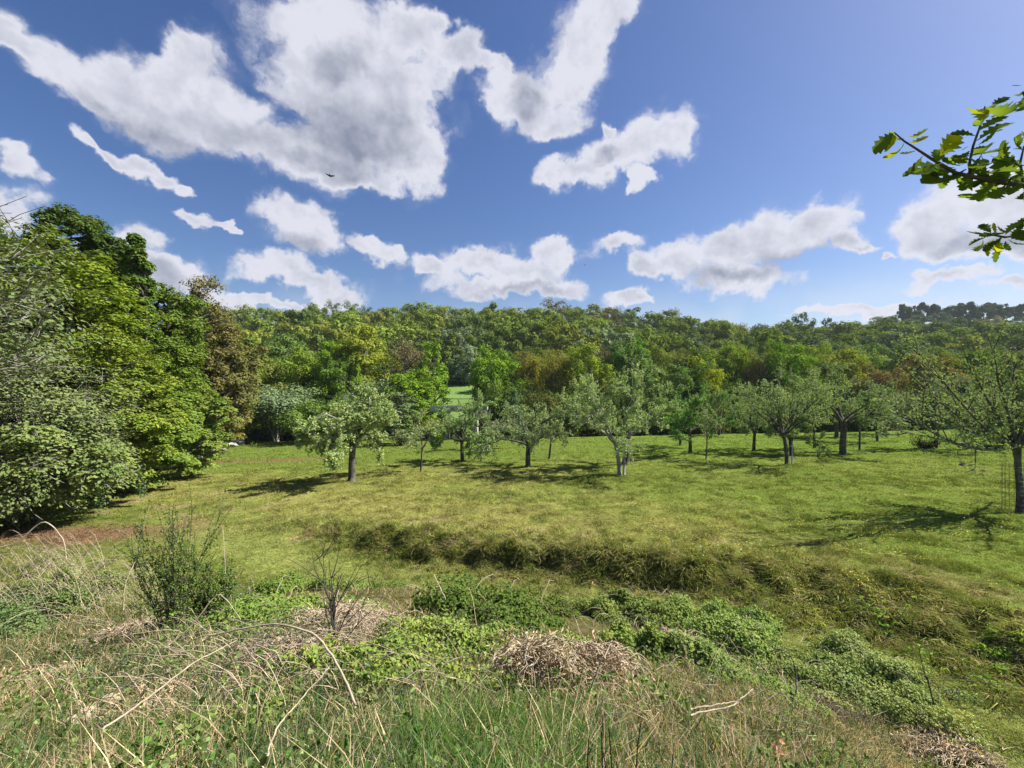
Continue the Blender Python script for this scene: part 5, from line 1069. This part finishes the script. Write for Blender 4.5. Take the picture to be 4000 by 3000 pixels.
def fern(px, py, h, label, seed, col=(.14, .21, .04)):
    g = rng(seed); p = at(px, py); l = Buf(); w = Buf()
    for s in range(3):
        a = g.uniform(0, 6.28); b, _ = poly((0, 0, 0), np.array([math.cos(a)*.5, math.sin(a)*.5, 1.]), h*g.uniform(.7, 1), 8, g, .04, -.08); tube(w, b, np.linspace(.004, .0015, 9), 4)
        for j in range(2, 9):
            f = 1-(j-1)/9
            for sg in (-1, 1):
                sd_ = unit(np.cross(unit(b[j]-b[j-1]), [0, 0, 1]))*sg; ax = unit(sd_+unit(b[j]-b[j-1])*.4)
                for q in range(5): leaves(l, (b[j]+ax*h*.28*f*(q+.5)/5)[None], np.array([0, 0, 1.]), .045*f+.012, .4, g, .15, axis=unit(b[j]-b[j-1])[None]*3)
    e = empty('fern', p, label=label, cat='fern', group='ferns on the near slope'); ob('stem', w.mesh('stem', M_TWIG, True), e); ob('fronds', l.mesh('fronds', M_LEAF), e, col)
fern(1700, 2520, .5, 'upright bright fern left of the dark bramble mound', 51); fern(1760, 2600, .38, 'lower yellow-green fern below the upright one', 52); fern(1930, 2680, .22, 'small fern frond below the arched bracken heap', 53)
def sapling():
    p = at(3660, 2790); d = p[1]; w = Buf(); l = Buf(); g = rng(61)
    A = [(3660, 2800, 0), (3640, 2720, 0), (3620, 2640, 0)]; Bq = [(3620, 2655, 0), (3600, 2590, .02), (3590, 2530, .04)]; Cq = [(3620, 2655, 0), (3760, 2655, .02), (3880, 2672, .05), (4030, 2685, .1)]
    for ch, r in ((A, (.014, .011, .010)), (Bq, (.008, .006, .004)), (Cq, (.007, .006, .005, .003))): tube(w, np.array([P(a, b, d+c) for a, b, c in ch])-p, r, 7)
    tw = np.array([P(3600, 2590, d), P(3480, 2450, d+.3), P(3440, 2400, d+.4)])-p; tube(w, tw, (.004, .003, .002), 4)
    c = np.array([P(a, b, d+.1) for a, b in ((3600, 2540), (3585, 2520), (3880, 2660), (3960, 2670), (3820, 2650), (3610, 2560), (3450, 2400))])-p; leaves(l, np.repeat(c, 5, 0)+g.normal(size=(35, 3))*.04, np.array([0, -.3, .8]), .06, .6, g, .5, fold=True)
    e = empty('sapling', p, label='forked young sapling with one level branch pointing right', cat='sapling'); ob('stem', w.mesh('stem', M_BARK, True), e); ob('leaves', l.mesh('leaves', M_LEAF), e, (.13, .22, .04))
sapling()
def dark_stalks():
    g = rng(71); k_ = 0
    W_ = ('leftmost short', 'slim', 'tall pointed', 'tall pair-forming', 'slanting', 'stout', 'straight', 'thin bent', 'rightmost')
    for i, px in enumerate((2300, 2350, 2395, 2420, 2447, 2470, 2500, 2585, 2640)):
        p = at(px, 3080); d = 1.75+g.uniform(0, .12); p = on(px, d); h = g.uniform(.38, .62); ln = g.normal()*.10; w = Buf()
        b, _ = poly((0, 0, -.03), np.array([ln, g.normal()*.06, 1.]), h, 6, g, .04); tube(w, b, np.linspace(.0048, .0022, 7), 5)
        for q in range(3): j = int(g.integers(3, 6)); tube(w, [b[j], b[j]+np.array([g.normal()*.02, 0, .04])], [.002, .001], 3)
        ob('dead_stalk', w.mesh('dead_stalk', M_DARKSTALK, True), None, None, p, label=W_[i]+' dark dead stalk of the row standing at the bottom right of centre', cat='dead stalk', group='dark dead stalks at the bottom of the slope')
dark_stalks()
def stones():
    for i, (px, py, sx, sy, sz, lab) in enumerate([(420, 2750, .13, .08, .075, 'largest pale tan stone under the dark green rosette'), (385, 2735, .05, .04, .03, 'small pale stone left of the largest tan one'), (540, 2800, .07, .09, .06, 'narrow tan stone right of the largest tan one'), (330, 2810, .11, .08, .06, 'flat tan stone below the largest tan one')]):
        o = rock(px, py, sx, sy, sz, lab, 20+i); o.name = 'stone'; o['category'] = 'stone'; o['group'] = 'pale stones on the near slope'; o.data.materials[0] = M_TAN
M_TAN = surface_mat('tan_stone', (.36, .27, .18), (.56, .45, .33), 14, .9, .6)
stones()

# ---------------------------------------------------------------- the air of the valley
def haze():
    b = Buf(); boxb(b, (0, 190, 30), (1300, 560, 130)); m, nt, N, L = mat('air'); v = N.new('ShaderNodeVolumePrincipled')
    v.inputs['Color'].default_value = (.80, .88, 1, 1); v.inputs['Density'].default_value = .00014; v.inputs['Anisotropy'].default_value = .2
    o = N.new('ShaderNodeOutputMaterial'); L.new(v.outputs[0], o.inputs['Volume']); ob('haze', b.mesh('haze', m), kind='stuff', label='thin blue air over the valley', cat='haze')
haze()
